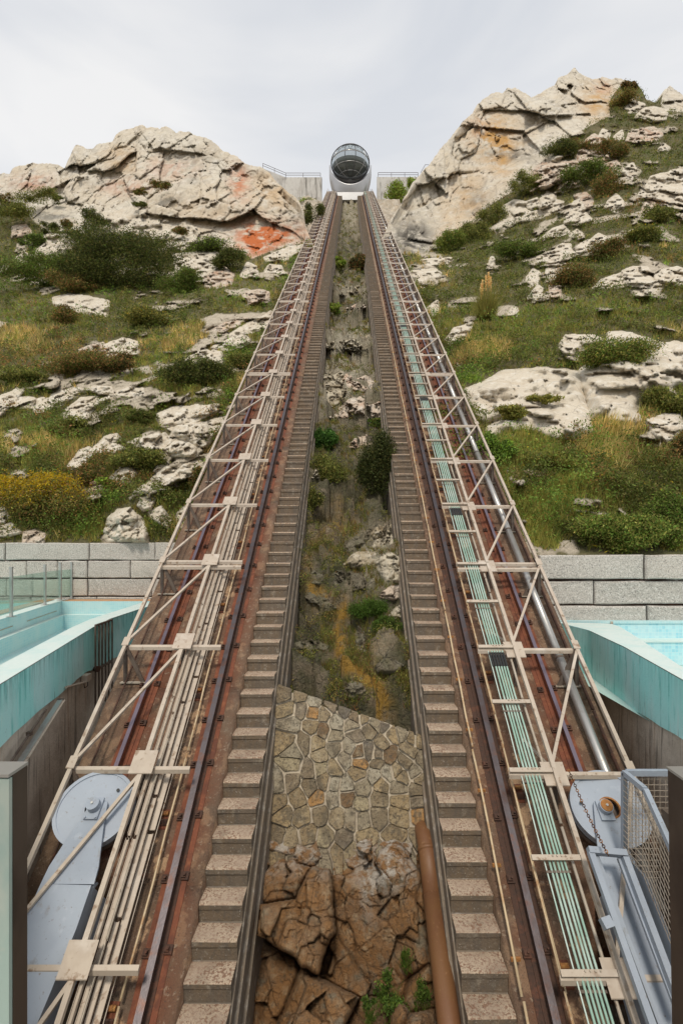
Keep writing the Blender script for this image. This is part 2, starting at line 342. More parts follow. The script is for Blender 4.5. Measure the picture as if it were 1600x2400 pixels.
mat('bark', (.10, .075, .05), .95, 0, [('n', 30, (.05, .04, .03), .45, .6, .7)])
mat('ground_dirt', (.14, .115, .085), 1, 0, [('n', 1.1, (.09, .075, .05), .4, .65, .7)])
def mosaic(name, c1, c2, grout, s):
    m = mat(name, c1, .35); nt = m.node_tree; N = nt.nodes.new; L = nt.links.new; b = nt.nodes['Principled BSDF']
    geo = N('ShaderNodeNewGeometry'); sp = N('ShaderNodeSeparateXYZ'); L(geo.outputs['Position'], sp.inputs[0])
    ad = N('ShaderNodeMath'); ad.operation = 'ADD'; L(sp.outputs[0], ad.inputs[0]); mu = N('ShaderNodeMath'); mu.operation = 'MULTIPLY'; mu.inputs[1].default_value = .93
    L(sp.outputs[1], mu.inputs[0]); L(mu.outputs[0], ad.inputs[1])
    cb = N('ShaderNodeCombineXYZ'); L(ad.outputs[0], cb.inputs[0]); L(sp.outputs[2], cb.inputs[1])
    br = N('ShaderNodeTexBrick'); br.offset = 0; br.inputs['Scale'].default_value = 1; br.inputs['Brick Width'].default_value = s; br.inputs['Row Height'].default_value = s
    br.inputs['Mortar Size'].default_value = s * .06; br.inputs['Color1'].default_value = (*c1, 1); br.inputs['Color2'].default_value = (*c2, 1); br.inputs['Mortar'].default_value = (*grout, 1)
    L(cb.outputs[0], br.inputs[0])
    ns = N('ShaderNodeTexNoise'); ns.inputs['Scale'].default_value = 3; L(geo.outputs['Position'], ns.inputs[0])
    x = N('ShaderNodeMix'); x.data_type = 'RGBA'; x.inputs[7].default_value = (*grout, 1)
    r = N('ShaderNodeMapRange'); r.inputs[1].default_value = .45; r.inputs[2].default_value = .65; r.inputs[4].default_value = .6; L(ns.outputs[0], r.inputs[0]); L(r.outputs[0], x.inputs[0])
    L(br.outputs[0], x.inputs[6]); L(x.outputs[2], b.inputs['Base Color']); M[name] = m
mosaic('mosaic_pale', (.46, .68, .70), (.38, .64, .68), (.58, .72, .72), .05)
mosaic('mosaic_blue', (.30, .62, .72), (.46, .75, .79), (.56, .74, .76), .06)
def glass(name, tint, refl=.12, alpha=.8, rough=.05):
    m = bpy.data.materials.new(name); m.use_nodes = True; nt = m.node_tree; nt.nodes.clear(); N = nt.nodes.new; L = nt.links.new
    o = N('ShaderNodeOutputMaterial'); t = N('ShaderNodeBsdfTransparent'); t.inputs[0].default_value = (*tint, 1)
    g = N('ShaderNodeBsdfGlossy'); g.inputs['Roughness'].default_value = rough; g.inputs[0].default_value = (.9, .95, .95, 1)
    d = N('ShaderNodeBsdfDiffuse'); d.inputs[0].default_value = (.5, .6, .56, 1)
    lw = N('ShaderNodeLayerWeight'); lw.inputs[0].default_value = .5; pw = N('ShaderNodeMath'); pw.operation = 'POWER'; pw.inputs[1].default_value = 4; L(lw.outputs['Facing'], pw.inputs[0])
    fr = N('ShaderNodeMapRange'); fr.inputs[3].default_value = .05; fr.inputs[4].default_value = .7; L(pw.outputs[0], fr.inputs[0])
    m1 = N('ShaderNodeMixShader'); m1.inputs[0].default_value = refl; L(t.outputs[0], m1.inputs[1]); L(d.outputs[0], m1.inputs[2])
    m2 = N('ShaderNodeMixShader'); L(fr.outputs[0], m2.inputs[0]); L(m1.outputs[0], m2.inputs[1]); L(g.outputs[0], m2.inputs[2]); L(m2.outputs[0], o.inputs[0])
    M[name] = m
glass('railing_glass', (.80, .91, .87), .10); glass('cabin_glass', (.80, .82, .84), .14)
# ================================================================ THE SETTING
# ground sheet under everything, out to the horizon
g = MB(); g.add([(-2500, -2500, -7), (2500, -2500, -7), (2500, 2500, -7), (-2500, 2500, -7)], [(0, 1, 2, 3)])
tag(g.build('ground', M['ground_dirt'], loc=(0, 0, -7)), kind='structure')

# --- hillsides: distance to the slope, read off the photograph's layout
def tabl(rows): a = np.array(sorted(rows)); return a[:, 0], a[:, 1]
LT = tabl([(1300, 12.55), (1285, 12.6), (1200, 13.1), (1100, 14.1), (1000, 15.5), (900, 17.6), (800, 20.8), (700, 25.2), (640, 29), (600, 31), (560, 32.5), (500, 34.5), (400, 37), (280, 40), (150, 44)])
RT0 = tabl([(1310, 9.0), (1297, 9.05), (1200, 9.85), (1100, 11.1), (1000, 12.8), (900, 15), (800, 18.2), (700, 23), (640, 27.5), (600, 31), (560, 34), (500, 36), (400, 38), (300, 40), (160, 44), (50, 48)])
RT1 = tabl([(1310, 9.0), (1297, 9.05), (1200, 9.9), (1100, 11), (1000, 12.4), (900, 14.2), (800, 16.4), (700, 19.4), (600, 23.2), (500, 27.5), (400, 32.5), (300, 38), (200, 43), (50, 48)])
def baseY(side, px, py):
    if side < 0:
        return np.interp(py, *LT) * (1 + .0001 * np.clip(700 - px, -200, 900) * np.clip((1250 - py) / 500, 0, 1))
    t = np.clip((px - 980) / 560, 0, 1); t = t * t * (3 - 2 * t)
    return np.interp(py, *RT0) * (1 - t) + np.interp(py, *RT1) * t
def crop(ox, oy, s, pts): return [(ox + x / s, oy + y / s) for x, y in pts]
A = lambda pts: crop(0, 100, 1.96, pts)
B = lambda pts: crop(800, 100, 1.96, pts)
D = lambda pts: crop(0, 700, 1.96, pts)
E = lambda pts: crop(800, 700, 1.96, pts)
skyL = [(-900, 430), (-500, 395), (-200, 415)] + A([(0, 597), (45, 602), (60, 575), (115, 560), (150, 556), (205, 556), (270, 563), (298, 580), (312, 545), (330, 505), (350, 472), (372, 472), (385, 481), (400, 490), (425, 482), (450, 465), (520, 452), (533, 425), (545, 413), (600, 392), (640, 382), (690, 388), (735, 394), (745, 385), (775, 392), (810, 412), (850, 408), (910, 424), (960, 437), (985, 460), (1010, 487), (1060, 512), (1085, 520), (1110, 540), (1130, 560), (1200, 572), (1240, 600), (1270, 640), (1330, 690), (1375, 730), (1395, 780), (1402, 850), (1440, 930)]) + [(780, 640), (830, 660)]
skyR = [(800, 660), (870, 610)] + B([(215, 840), (235, 795), (265, 750), (290, 705), (330, 640), (360, 605), (380, 578), (402, 560), (425, 525), (450, 492), (480, 462), (500, 430), (520, 412), (560, 357), (600, 330), (625, 280), (655, 258), (685, 233), (740, 231), (760, 212), (795, 204), (830, 225), (850, 240), (872, 251), (930, 222), (985, 194), (992, 165), (1030, 147), (1070, 116), (1090, 135), (1112, 150), (1150, 165), (1200, 158), (1240, 164), (1260, 156), (1290, 172), (1310, 172), (1340, 175), (1370, 205), (1405, 268), (1440, 270), (1463, 262), (1478, 225), (1505, 194), (1525, 214), (1550, 222), (1568, 247)]) + [(1680, 205), (1800, 230), (2100, 180), (2500, 220)]
cliffL_base = [(-900, 560), (-300, 545)] + A([(0, 730), (100, 735), (150, 815), (200, 860), (330, 870), (400, 905), (520, 890), (640, 905), (760, 905), (900, 920), (1040, 935), (1100, 960), (1160, 992), (1240, 958), (1320, 935), (1395, 920), (1440, 935)]) + [(790, 640)]
cliffR_base = [(860, 590)] + B([(240, 960), (300, 972), (400, 962), (430, 905), (500, 890), (560, 845), (610, 825), (660, 765), (700, 735), (790, 680), (830, 640), (870, 598), (920, 550), (950, 485), (1000, 460), (1060, 425), (1110, 398), (1180, 362), (1235, 335), (1232, 262), (1260, 220), (1293, 190), (1300, 172)]) + [(1500, 150)]
def lerp_line(L_, x): a = np.array(L_); return np.interp(x, a[:, 0], a[:, 1])

def inpoly_sd(poly, px, py):
    """signed distance to a polygon in photo pixels, positive inside"""
    n = len(poly); inside = np.zeros(px.shape, bool); d = np.full(px.shape, 1e9)
    for i in range(n):
        x0, y0 = poly[i]; x1, y1 = poly[(i + 1) % n]
        c = ((y0 > py) != (y1 > py)); xi = (x1 - x0) * (py - y0) / ((y1 - y0) if y1 != y0 else 1e-9) + x0
        inside ^= c & (px < xi)
        ex, ey = x1 - x0, y1 - y0; t = np.clip(((px - x0) * ex + (py - y0) * ey) / (ex * ex + ey * ey + 1e-9), 0, 1)
        d = np.minimum(d, np.hypot(px - x0 - t * ex, py - y0 - t * ey))
    return np.where(inside, d, -d)
def gauss(px, py, cx, cy, rx, ry): return np.exp(-(((px - cx) / rx) ** 2 + ((py - cy) / ry) ** 2))

def rocky(side, px, py, P0):
    """where bedrock breaks through the turf"""
    reg = (.9 * gauss(px, py, 400, 1010, 190, 150) + .8 * gauss(px, py, 480, 640, 180, 60) + .6 * gauss(px, py, 200, 900, 220, 50) + .7 * gauss(px, py, 560, 780, 80, 70) + .5 * gauss(px, py, 100, 620, 160, 60)) if side < 0 else \
          (.95 * gauss(px, py, 1380, 420, 170, 130) + .8 * gauss(px, py, 1450, 620, 180, 90) + .6 * gauss(px, py, 1250, 620, 150, 60) + .7 * gauss(px, py, 1450, 850, 170, 80) + .5 * gauss(px, py, 1000, 700, 70, 120))
    v, e = facet(P0 * np.array([.55, .55, .8]), 405)
    n_ = fbm(P0 * .8, 400, 4) + v * .10 + (reg - .5) * .16
    return np.clip((n_ - (.575 if side < 0 else .595)) / .03, 0, 1)
def hill_point(side, px, py, cliff=None, rocky_too=True):
    """points of the displaced hillside for arrays of directions"""
    Y = baseY(side, px, py)
    P0 = np.stack([(px - CX) * Y / F, Y, (CY - py) * Y / F], 1)
    if cliff is None:
        b = lerp_line(cliffL_base if side < 0 else cliffR_base, px)
        cliff = np.clip((b - py) / 14 + .5, 0, 1)
    if side > 0: cliff = np.maximum(cliff, np.clip(inpoly_sd(B([(1463, 285), (1478, 215), (1505, 180), (1620, 200), (1660, 330), (1560, 320), (1490, 310)]), px, py) / 6 + .5, 0, 1))
    w1 = P0 + .55 * (np.stack([fbm(P0 * .5, 3), fbm(P0 * .5, 9), fbm(P0 * .5, 15)], 1) - .5)
    soft = (fbm(P0 * np.array([.35, .35, .35]), 21, 3) - .5) * 1.6 + (fbm(P0 * 1.6, 33, 3) - .5) * .6
    rock = 0
    m = cliff > 0
    if m.any():
        q = w1[m]
        zs = .8 if side < 0 else .55
        v1, e1 = facet(q * np.array([.15, .15, .13]) + 5, 40, .8); v2, e2 = facet(q * np.array([.34, .34, .27 * zs]), 50, .9, True); v3, e3 = facet(q * np.array([.85, .85, .62 * zs]), 60, 1.1, True)
        v4, e4 = facet(q * np.array([2.6, 2.6, 1.9]), 66, 1.1, True)
        rr = v1 * 2.6 + v2 * 1.3 + v3 * .36 + v4 * .09 - .30 * np.exp(-e2 * 40) - .06 * np.exp(-e3 * 26) + (fbm(q * 1.5, 70) - .5) * .2
        crest = lerp_line(skyL if side < 0 else skyR, px[m]); bs = lerp_line(cliffL_base if side < 0 else cliffR_base, px[m]); rr = rr * np.clip((py[m] - crest) / 30, .25, 1) * np.clip((bs - py[m]) / 110, .3, 1)
        rock = np.zeros(len(px)); rock[m] = rr
    if rocky_too:
        rk = rocky(side, px, py, P0); mm = rk > 0
        if mm.any():
            v5, e5 = facet(P0[mm] * np.array([.75, .75, .8]), 410, 1.1, True); v6, e6 = facet(P0[mm] * 2.6, 417, 1.1, True)
            add = np.zeros(len(px)); add[mm] = rk[mm] * (.36 + v5 * .6 + v6 * .14 - .10 * np.exp(-e5 * 26)); soft = soft + add
    # blend so the cliff sits well in the slope and stands proud at its foot
    off = soft * (1 - cliff) + rock * cliff
    # keep the slope behind retaining walls
    off = np.where(py > 1230, off * np.clip((1300 - py) / 70, 0, 1), off)
    Yn = Y - off * .9
    P = P0 * (Yn / Y)[:, None]
    return P, cliff

def hill_mesh(side):
    x0, x1 = (-560, 828) if side < 0 else (812, 2180)
    inx0, inx1 = (-30, 830) if side < 0 else (812, 1640)
    xs = np.concatenate([np.linspace(x0, inx0, 50, endpoint=False) if x0 < inx0 else [], np.arange(inx0, inx1, 2.2), np.linspace(inx1, x1, 50)])
    sky = lerp_line(skyL if side < 0 else skyR, xs) 
    jag = (vnoise(np.stack([xs * .09, xs * 0, xs * 0], 1), 5) - .5) * 5 + (vnoise(np.stack([xs * .3, xs * 0, xs * 0], 1), 6) - .5) * 2.5
    sky = sky + jag
    bot = 1296 if side < 0 else 1308
    nr = 440
    t = np.linspace(0, 1, nr) ** 1.12
    PX = np.repeat(xs[None, :], nr, 0); PY = sky[None, :] + (bot - sky[None, :]) * t[:, None]
    # keep the slope on its own side of the track: nothing past the middle of the concrete beam
    lim = .25 * (PY - 327)
    if side < 0: PX = np.minimum(PX, 820 - lim)
    else: PX = np.maximum(PX, 820 + lim)
    px, py = PX.ravel(), PY.ravel()
    P, cl = hill_point(side, px, py)
    nc = len(xs)
    P = P.reshape(nr, nc, 3); cl = cl.reshape(nr, nc)
    # crest: roll over and fall away behind
    top = P[0]; b1 = top + np.array([0, 1.2, .1]); b2 = top + np.array([0, 5, -1.0]); b3 = top + np.array([0, 30, -12]); b4 = top + np.array([0, 60, -60])
    P = np.concatenate([b4[None], b3[None], b2[None], b1[None], P], 0); cl = np.concatenate([np.repeat(cl[:1], 4, 0), cl], 0)
    nr += 4
    px = np.concatenate([np.repeat(PX[:1], 4, 0), PX], 0).ravel(); py = np.concatenate([np.repeat(PY[:1], 4, 0), PY], 0).ravel()
    idx = np.arange(nr * nc).reshape(nr, nc)
    Fq = np.stack([idx[1:, :-1].ravel(), idx[1:, 1:].ravel(), idx[:-1, 1:].ravel(), idx[:-1, :-1].ravel()], 1)
    V = P.reshape(-1, 3); clf = cl.ravel()
    och = np.zeros(len(V)); ora = np.zeros(len(V)); drk = np.zeros(len(V))
    if side < 0:
        ora += 1.5 * gauss(px, py, 600, 562, 42, 38) + gauss(px, py, 655, 548, 60, 26) + .8 * gauss(px, py, 560, 430, 22, 40) + .35 * gauss(px, py, 400, 395, 60, 25) + .5 * gauss(px, py, 80, 430, 50, 20) + .45 * gauss(px, py, 300, 440, 60, 18)
        och += .6 * gauss(px, py, 290, 380, 40, 30) + .5 * gauss(px, py, 640, 450, 60, 60) + .3 * gauss(px, py, 480, 500, 100, 50)
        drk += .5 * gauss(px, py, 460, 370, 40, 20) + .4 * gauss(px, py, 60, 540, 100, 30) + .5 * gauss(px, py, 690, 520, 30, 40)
    else:
        och += 1.1 * gauss(px, py, 1150, 325, 50, 55) + .9 * gauss(px, py, 1400, 240, 40, 40) + .6 * gauss(px, py, 1100, 470, 50, 60) + .5 * gauss(px, py, 1050, 560, 30, 50) + .7 * gauss(px, py, 1180, 360, 25, 60)
        ora += .5 * gauss(px, py, 1410, 205, 18, 14) + .3 * gauss(px, py, 1120, 300, 20, 20)
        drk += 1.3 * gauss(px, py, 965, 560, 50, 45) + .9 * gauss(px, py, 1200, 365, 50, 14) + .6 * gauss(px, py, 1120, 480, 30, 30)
    Y0 = baseY(side, px, py); rkv = rocky(side, px, py, np.stack([(px - CX) * Y0 / F, Y0, (CY - py) * Y0 / F], 1)); at = dict(ochre=och, orange=ora, dark=drk, rocky=rkv)
    fc = clf[Fq].mean(1)
    for sel, nm, mt, sm in ((fc > .5, 'rock_cliff', 'cliff_rock', False), (fc <= .5, 'hillside', 'hill_soil', True)):
        f = Fq[sel]; u, inv = np.unique(f, return_inverse=True)
        me = arr_mesh(nm, V[u], inv.reshape(f.shape), M[mt], sm, {k: v[u] for k, v in at.items()})
        tag(link(nm, me), kind='structure')
hill_mesh(-1); hill_mesh(1)

# the slope behind both cliffs, up to the summit, seen through the gap beside the track
xs = np.linspace(-12, 11, 100); ys = np.linspace(33, 64.4, 130)
XX, YY = np.meshgrid(xs, ys); q = np.stack([XX.ravel(), YY.ravel(), YY.ravel() * .8], 1)
v, e = facet(q * .45, 80)
Z = T * YY.ravel() - 8.2 + v * 1.3 + (fbm(q * .9, 83) - .5) * .9 - .2 * np.clip(62 - YY.ravel(), 0, 40) * .1
Z -= 1.2 * np.clip((38 - YY.ravel()) / 4, 0, 1); Z = np.where(np.abs(XX.ravel()) < 1.6, Z - 2.0, Z)
V = np.stack([XX.ravel(), YY.ravel(), Z], 1); idx = np.arange(len(V)).reshape(XX.shape)
Fq = np.stack([idx[:-1, :-1].ravel(), idx[:-1, 1:].ravel(), idx[1:, 1:].ravel(), idx[1:, :-1].ravel()], 1)
z0 = np.zeros(len(V))
tag(link('upper_slope', arr_mesh('upper_slope', V, Fq, M['cliff_rock'], False, dict(ochre=z0 + .2, orange=z0, dark=z0 + .45))), kind='structure')
g = MB(); g.box((-60, 66.6, 44.0), (60, 150, 46.4)); tag(g.build('hilltop_ground', M['ground_dirt']), kind='structure')

# --- gully floor between the two stairways
px_, py_ = [], []
rows = np.concatenate([np.arange(1745, 900, -2.6), np.arange(900, 462, -2.0)]); cols = np.linspace(-1.12, 1.12, 110)
GY = F * 8.15 / (rows - 327)
XX, YY = np.meshgrid(cols, GY); X = XX.ravel(); Y = YY.ravel()
def gully_z(X, Y):
    q = np.stack([X, Y, Y * .84], 1); qq = q + .35 * (np.stack([fbm(q * 1.3, 90), fbm(q * 1.3, 91), fbm(q * 1.3, 92)], 1) - .5)
    v1, e1 = facet(qq * np.array([.8, .55, .5]), 93, 1.3, True); v2, e2 = facet(qq * np.array([2.2, 1.6, 1.6]), 97, 1.2, True); v3, e3 = facet(qq * 5, 99, 1.2, True)
    off = v1 * .85 + v2 * .40 + v3 * .10 - .18 * np.exp(-e1 * 20) - .07 * np.exp(-e2 * 12) + (fbm(q * 2, 101) - .5) * .3
    off = off * np.clip((Y - 5.9) / .8, .15, 1) + .0 * X
    rise = np.where(Y < 9.5, .14 * X, 0)                         # left side lies lower near the wall
    return T * Y - 8.2 + off + rise
Z = gully_z(X, Y)
gpx = CX + X * F / Y; gpy = CY - Z * F / Y
C3 = lambda pts: crop(640, 1330, 4.612, pts)
path = C3([(420, 230), (600, 330), (720, 430), (790, 560), (690, 660), (730, 780), (720, 950), (800, 1060), (900, 1130), (1000, 1200), (1130, 1300), (1230, 1420), (1290, 1640)])
dd = np.full(len(X), 1e9)
for (ax, ay), (bx, by) in zip(path[:-1], path[1:]):
    t = np.clip(((gpx - ax) * (bx - ax) + (gpy - ay) * (by - ay)) / ((bx - ax) ** 2 + (by - ay) ** 2), 0, 1)
    dd = np.minimum(dd, np.hypot(gpx - ax - t * (bx - ax), gpy - ay - t * (by - ay)))
och = 1.4 * np.exp(-(dd / 15) ** 2) + .8 * gauss(gpx, gpy, 800, 1230, 30, 25) + .5 * gauss(gpx, gpy, 745, 1260, 25, 30) + .6 * gauss(gpx, gpy, 720, 1320, 12, 30) + .35 * gauss(gpx, gpy, 870, 1550, 40, 60)
pale = 1.2 * gauss(gpx, gpy, 880, 1300, 55, 70) + 1.1 * gauss(gpx, gpy, 800, 870, 90, 110) + .9 * gauss(gpx, gpy, 825, 500, 40, 60) + .9 * gauss(gpx, gpy, 830, 680, 60, 25) + .5 * gauss(gpx, gpy, 890, 1480, 30, 60) + .7 * gauss(gpx, gpy, 850, 780, 50, 30)
moss = np.clip(1.1 - pale * 1.3 - och, 0, 1)
V = np.stack([X, Y, Z], 1); idx = np.arange(len(V)).reshape(XX.shape)
Fq = np.stack([idx[:-1, :-1].ravel(), idx[:-1, 1:].ravel(), idx[1:, 1:].ravel(), idx[1:, :-1].ravel()], 1)
tag(link('rocky_gully', arr_mesh('rocky_gully', V, Fq, M['gully_rock'], False, dict(ochre=och, pale=pale, moss=moss))), kind='structure')

# --- bedrock below the masonry wall
xs = np.arange(530, 1110, 2.2); ys = np.arange(1900, 2470, 2.2)
PX, PY = np.meshgrid(xs, ys); px, py = PX.ravel(), PY.ravel()
Yb = np.interp(py, [1900, 1960, 2050, 2200, 2400, 2470], [5.98, 5.66, 5.22, 4.9, 4.38, 4.2])
P0 = np.stack([(px - CX) * Yb / F, Yb, (CY - py) * Yb / F], 1)
qq = P0 + .09 * (np.stack([fbm(P0 * 2, 110), fbm(P0 * 2, 111), fbm(P0 * 2, 112)], 1) - .5)
v1, e1 = facet(qq * np.array([1.0, 1.05, 1.1]) + 2.3, 113, 1.9, True); v2, e2 = facet(qq * 3.3, 117, 1.3, True); v3, e3 = facet(qq * 8, 121, 1.1, True)
off = v1 * .36 + v2 * .16 + v3 * .03 - .12 * np.exp(-e1 * 45) - .03 * np.exp(-e2 * 40) + (fbm(P0 * 4, 123) - .5) * .08
off = off * np.clip((py - 1930) / 80, .1, 1) * np.clip((1000 + (py - 1960) * .13 - px) / 70, .06, 1) * np.clip((px - 560) / 60, .1, 1) - .02 - .5 * np.clip((600 - px) / 60, 0, 1) * np.clip((py - 1950) / 200, 0, 1)
V = P0 * ((Yb - off) / Yb)[:, None]
idx = np.arange(len(V)).reshape(PX.shape)
Fq = np.stack([idx[1:, :-1].ravel(), idx[1:, 1:].ravel(), idx[:-1, 1:].ravel(), idx[:-1, :-1].ravel()], 1)
lime = np.clip(1.3 - (py - 1930) / 110, 0, 1) + .8 * gauss(px, py, 905, 2060, 60, 40) + .5 * gauss(px, py, 860, 2100, 20, 60)
tag(link('bedrock', arr_mesh('bedrock', V, Fq, M['brown_rock'], False, dict(lime=lime))), kind='structure')

# --- the two concrete track beams, in pours, and the walls of the stairways
def beam(side, Xout, Xin, ends, xl, xr):
    root = tag(empty('track_beam', tp((Xout + Xin) / 2, ends[0], 7.2), None, None), kind='structure')
    for a, b in zip(ends[:-1], ends[1:]):
        x0, x1 = sorted((Xout, Xin)); g_ = .007
        cut = b <= 4.59
        if cut:                       # the machinery pit takes the outer half of the beam
            if side < 0: x0 = -2.12
            else: x1 = 2.08
        nx, ny = 26, max(4, int((b - a) * 5 / max(1, a / 10)))
        xs = np.linspace(x0, x1, nx); ysg = np.linspace(a + g_, b - g_, ny)
        XX, YY = np.meshgrid(xs, ysg); q = np.stack([XX.ravel(), YY.ravel(), YY.ravel()], 1)
        Zt = T * YY.ravel() - 7.0 + (fbm(q * 3, 130) - .5) * .03
        V = np.stack([XX.ravel(), YY.ravel(), Zt], 1); idx = np.arange(len(V)).reshape(XX.shape)
        Fq = [np.stack([idx[:-1, :-1].ravel(), idx[:-1, 1:].ravel(), idx[1:, 1:].ravel(), idx[1:, :-1].ravel()], 1)]
        # skirts
        ring = np.concatenate([idx[0, :], idx[1:, -1], idx[-1, -2::-1], idx[-2:0:-1, 0]])
        lo = V[ring].copy(); lo[:, 2] -= 2.6
        n0 = len(V); V = np.concatenate([V, lo]); k = len(ring); r2 = np.roll(ring, -1); l1 = n0 + np.arange(k); l2 = np.roll(l1, -1)
        Fq.append(np.stack([ring, l1, l2, r2], 1))
        ax_ = np.abs(V[:, 0])
        rust = np.exp(-((ax_ - 1.62) / .17) ** 2) * 1.3 + np.exp(-((ax_ - 2.42) / .22) ** 2) * (.95) + .25
        sand = np.exp(-((ax_ - 1.86) / .13) ** 2) + .3
        me = arr_mesh('beam_section', V - np.array(root.location), np.concatenate(Fq), M['track_concrete'], False, dict(rust=rust, sand=sand)); fixnormals(me)
        link('beam_section', me, root)
beam(-1, -3.03, -1.388, [2.2, 4.58, 6.23, 7.82, 9.45, 11.1, 12.7, 14.4, 16, 19.2, 22.4, 25.6, 30, 36, 44, 54, 66], 0, 0)
beam(1, 3.05, 1.334, [2.2, 4.50, 6.1, 7.75, 9.4, 11.0, 12.6, 14.3, 16, 19.2, 22.4, 25.6, 30, 36, 44, 54, 66], 0, 0)

PITCH = .2114; RISE = PITCH * T
def stairs(side, xa, xb, name_lab, group):
    xm = (xa + xb) / 2; Y0 = 3.2 if side < 0 else 3.25
    root = empty('concrete_staircase', tp(xm, Y0, 7.2), name_lab, 'staircase', group)
    rl = Vector(root.location)
    hw = (xb - xa) / 2 - .002
    def step_mesh(c, wdt, seed):
        m = MB(); r_ = random.Random(seed); j = lambda a: r_.uniform(-a, a)
        zt = -.004; zb = -RISE - .002; dp = PITCH - .001
        # nosing chamfer all round front, tread dropped a touch
        y1 = c; z1 = -c
        pr = [(0, z1), (y1 * .8, zt), (dp, zt + j(.004)), (dp, zb), (0.012, zb), (.012, z1 - .05), (0, z1 - .04)]
        vs = []
        for s_, ch in ((-1, 0), (1, 0)):
            for (yy, zz) in pr: vs.append((s_ * wdt, yy + j(.003), zz + j(.002)))
        n = len(pr); m.add(vs, [tuple(range(n)), tuple(range(n, 2 * n))[::-1]] + [(i, n + i, n + (i + 1) % n, (i + 1) % n) for i in range(n)])
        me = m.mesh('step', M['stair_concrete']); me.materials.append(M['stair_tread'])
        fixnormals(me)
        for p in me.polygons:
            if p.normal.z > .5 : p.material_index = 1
        return me
    protos = [step_mesh(c, hw, k) for k, c in enumerate((.014, .02, .01, .024, .017, .012))]
    rest = []
    i = 0
    Y = Y0
    far = MB()
    while Y < 64.5:
        if i < 92:
            o = link('step', protos[rnd.randrange(len(protos))], root, Vector(tp(xm, Y, 7.0 + rnd.uniform(-.004, .004))) - rl)
        else:
            far.box(tuple(Vector(tp(xm - hw, Y, 7.0)) + Vector((0, 0, -RISE))), tuple(Vector(tp(xm + hw, Y, 7.0)) + Vector((0, PITCH - .001, 0))))
        Y += PITCH; i += 1
    o = far.build('upper_steps', M['stair_concrete'], root); o['kind'] = 'stuff'
    s = MB(); s.tbox(xa + .006, xb - .004, 2.2, 65, 7.0 + RISE + .012, 7.0 + 1.1)
    s.build('flight_slab', M['side_concrete'], root)
    # gully-side wall, board-marked, in lifts that step out a little lower down
    for k, (a, b) in enumerate([(2.2, 6.3), (6.3, 8.6), (8.6, 12), (12, 18), (18, 28), (28, 65)]):
        s = MB(); t_ = .012 + .01 * (k % 2)
        xin = xb if side < 0 else xa
        sg = 1 if side < 0 else -1
        x0, x1 = sorted((xin - sg * .003, xin + sg * t_))
        s.tbox(x0, x1, a + .004, b - .004, 7.0 + RISE + .03, 8.9)
        x0, x1 = sorted((xin + sg * (t_ + .001), xin + sg * (t_ + .03)))
        s.tbox(x0, x1, a + .004, b - .004, 7.42 + .05 * (k % 3), 8.9)
        s.tbox(x0 - (.0 if side < 0 else .028), x1 + (.028 if side < 0 else 0), a + .01, b - .01, 7.75, 9.6)
        s.build('side_wall', M['side_concrete'], root)
    # rough kerb between the steps and the track bed
    m = MB(); X0 = xa if side < 0 else xb; sg = -1 if side < 0 else 1
    return root
stairs(-1, -1.385, -.985, 'narrow concrete stairway on the left of the rocky gully', 'stairways beside the tracks')
stairs(1, .935, 1.33, 'narrow concrete stairway on the right of the rocky gully', 'stairways beside the tracks')

# --- masonry wall across the gully
wz = lambda z: 5.62 + .56 * (z + 3.35)
wall_root = empty('masonry_wall', (0, wz(-3.0) + .2, -3.0), 'low wall of irregular mortared field stones across the gully', 'wall')
WX0, WX1 = -.965, .93
ztop = lambda x: -1.845 + (x + .93) / 1.915 * (-.524) + .025 * math.sin(x * 5)
m = MB(); n = 24
top = [(WX0 - .05 + (WX1 - WX0 + .1) * i / n) for i in range(n + 1)]
vs = []
for x in top:
    z = ztop(x); z -= .035; vs += [(x, wz(z) + .012, z + rnd.uniform(-.015, .02)), (x, wz(z) + .10, z - .03), (x, wz(-3.75) + .012, -3.75), (x, wz(-3.75) + .4, -3.75)]
fs = []
for i in range(n):
    a = i * 4; b = a + 4; fs += [(a, b, b + 1, a + 1), (a + 2, b + 2, b, a), (a + 1, b + 1, b + 3, a + 3)]
m.add(vs, fs); mo = m.build('mortar_bed', M['mortar'], wall_root)
at_ = mo.data.attributes.new('low', 'FLOAT', 'POINT'); at_.data.foreach_set('value', np.array([1.0 if v.co.z + mo.location.z + wall_root.location.z < -3.4 else 0 for v in mo.data.vertices], np.float32))
def clip(poly, a, b, c):     # keep a*x+b*y<=c
    out = []
    for i in range(len(poly)):
        p, q = poly[i], poly[(i + 1) % len(poly)]
        dp, dq = a * p[0] + b * p[1] - c, a * q[0] + b * q[1] - c
        if dp <= 0: out.append(p)
        if dp * dq < 0:
            t = dp / (dp - dq); out.append((p[0] + t * (q[0] - p[0]), p[1] + t * (q[1] - p[1])))
    return out
sites = []
zz = -1.90; row = 0
while zz > -3.62:
    x = WX0 + rnd.uniform(.02, .12)
    hgt = rnd.uniform(.13, .20)
    while x < WX1:
        wd = rnd.choice((.11, .15, .18, .21, .25, .32)) * rnd.uniform(.9, 1.1)
        dz = -.524 * (x + .93) / 1.915 * max(0, 1 - (row / 7))
        sites.append((x + wd / 2, zz + dz + rnd.uniform(-.035, .035))); x += wd
    zz -= hgt; row += 1
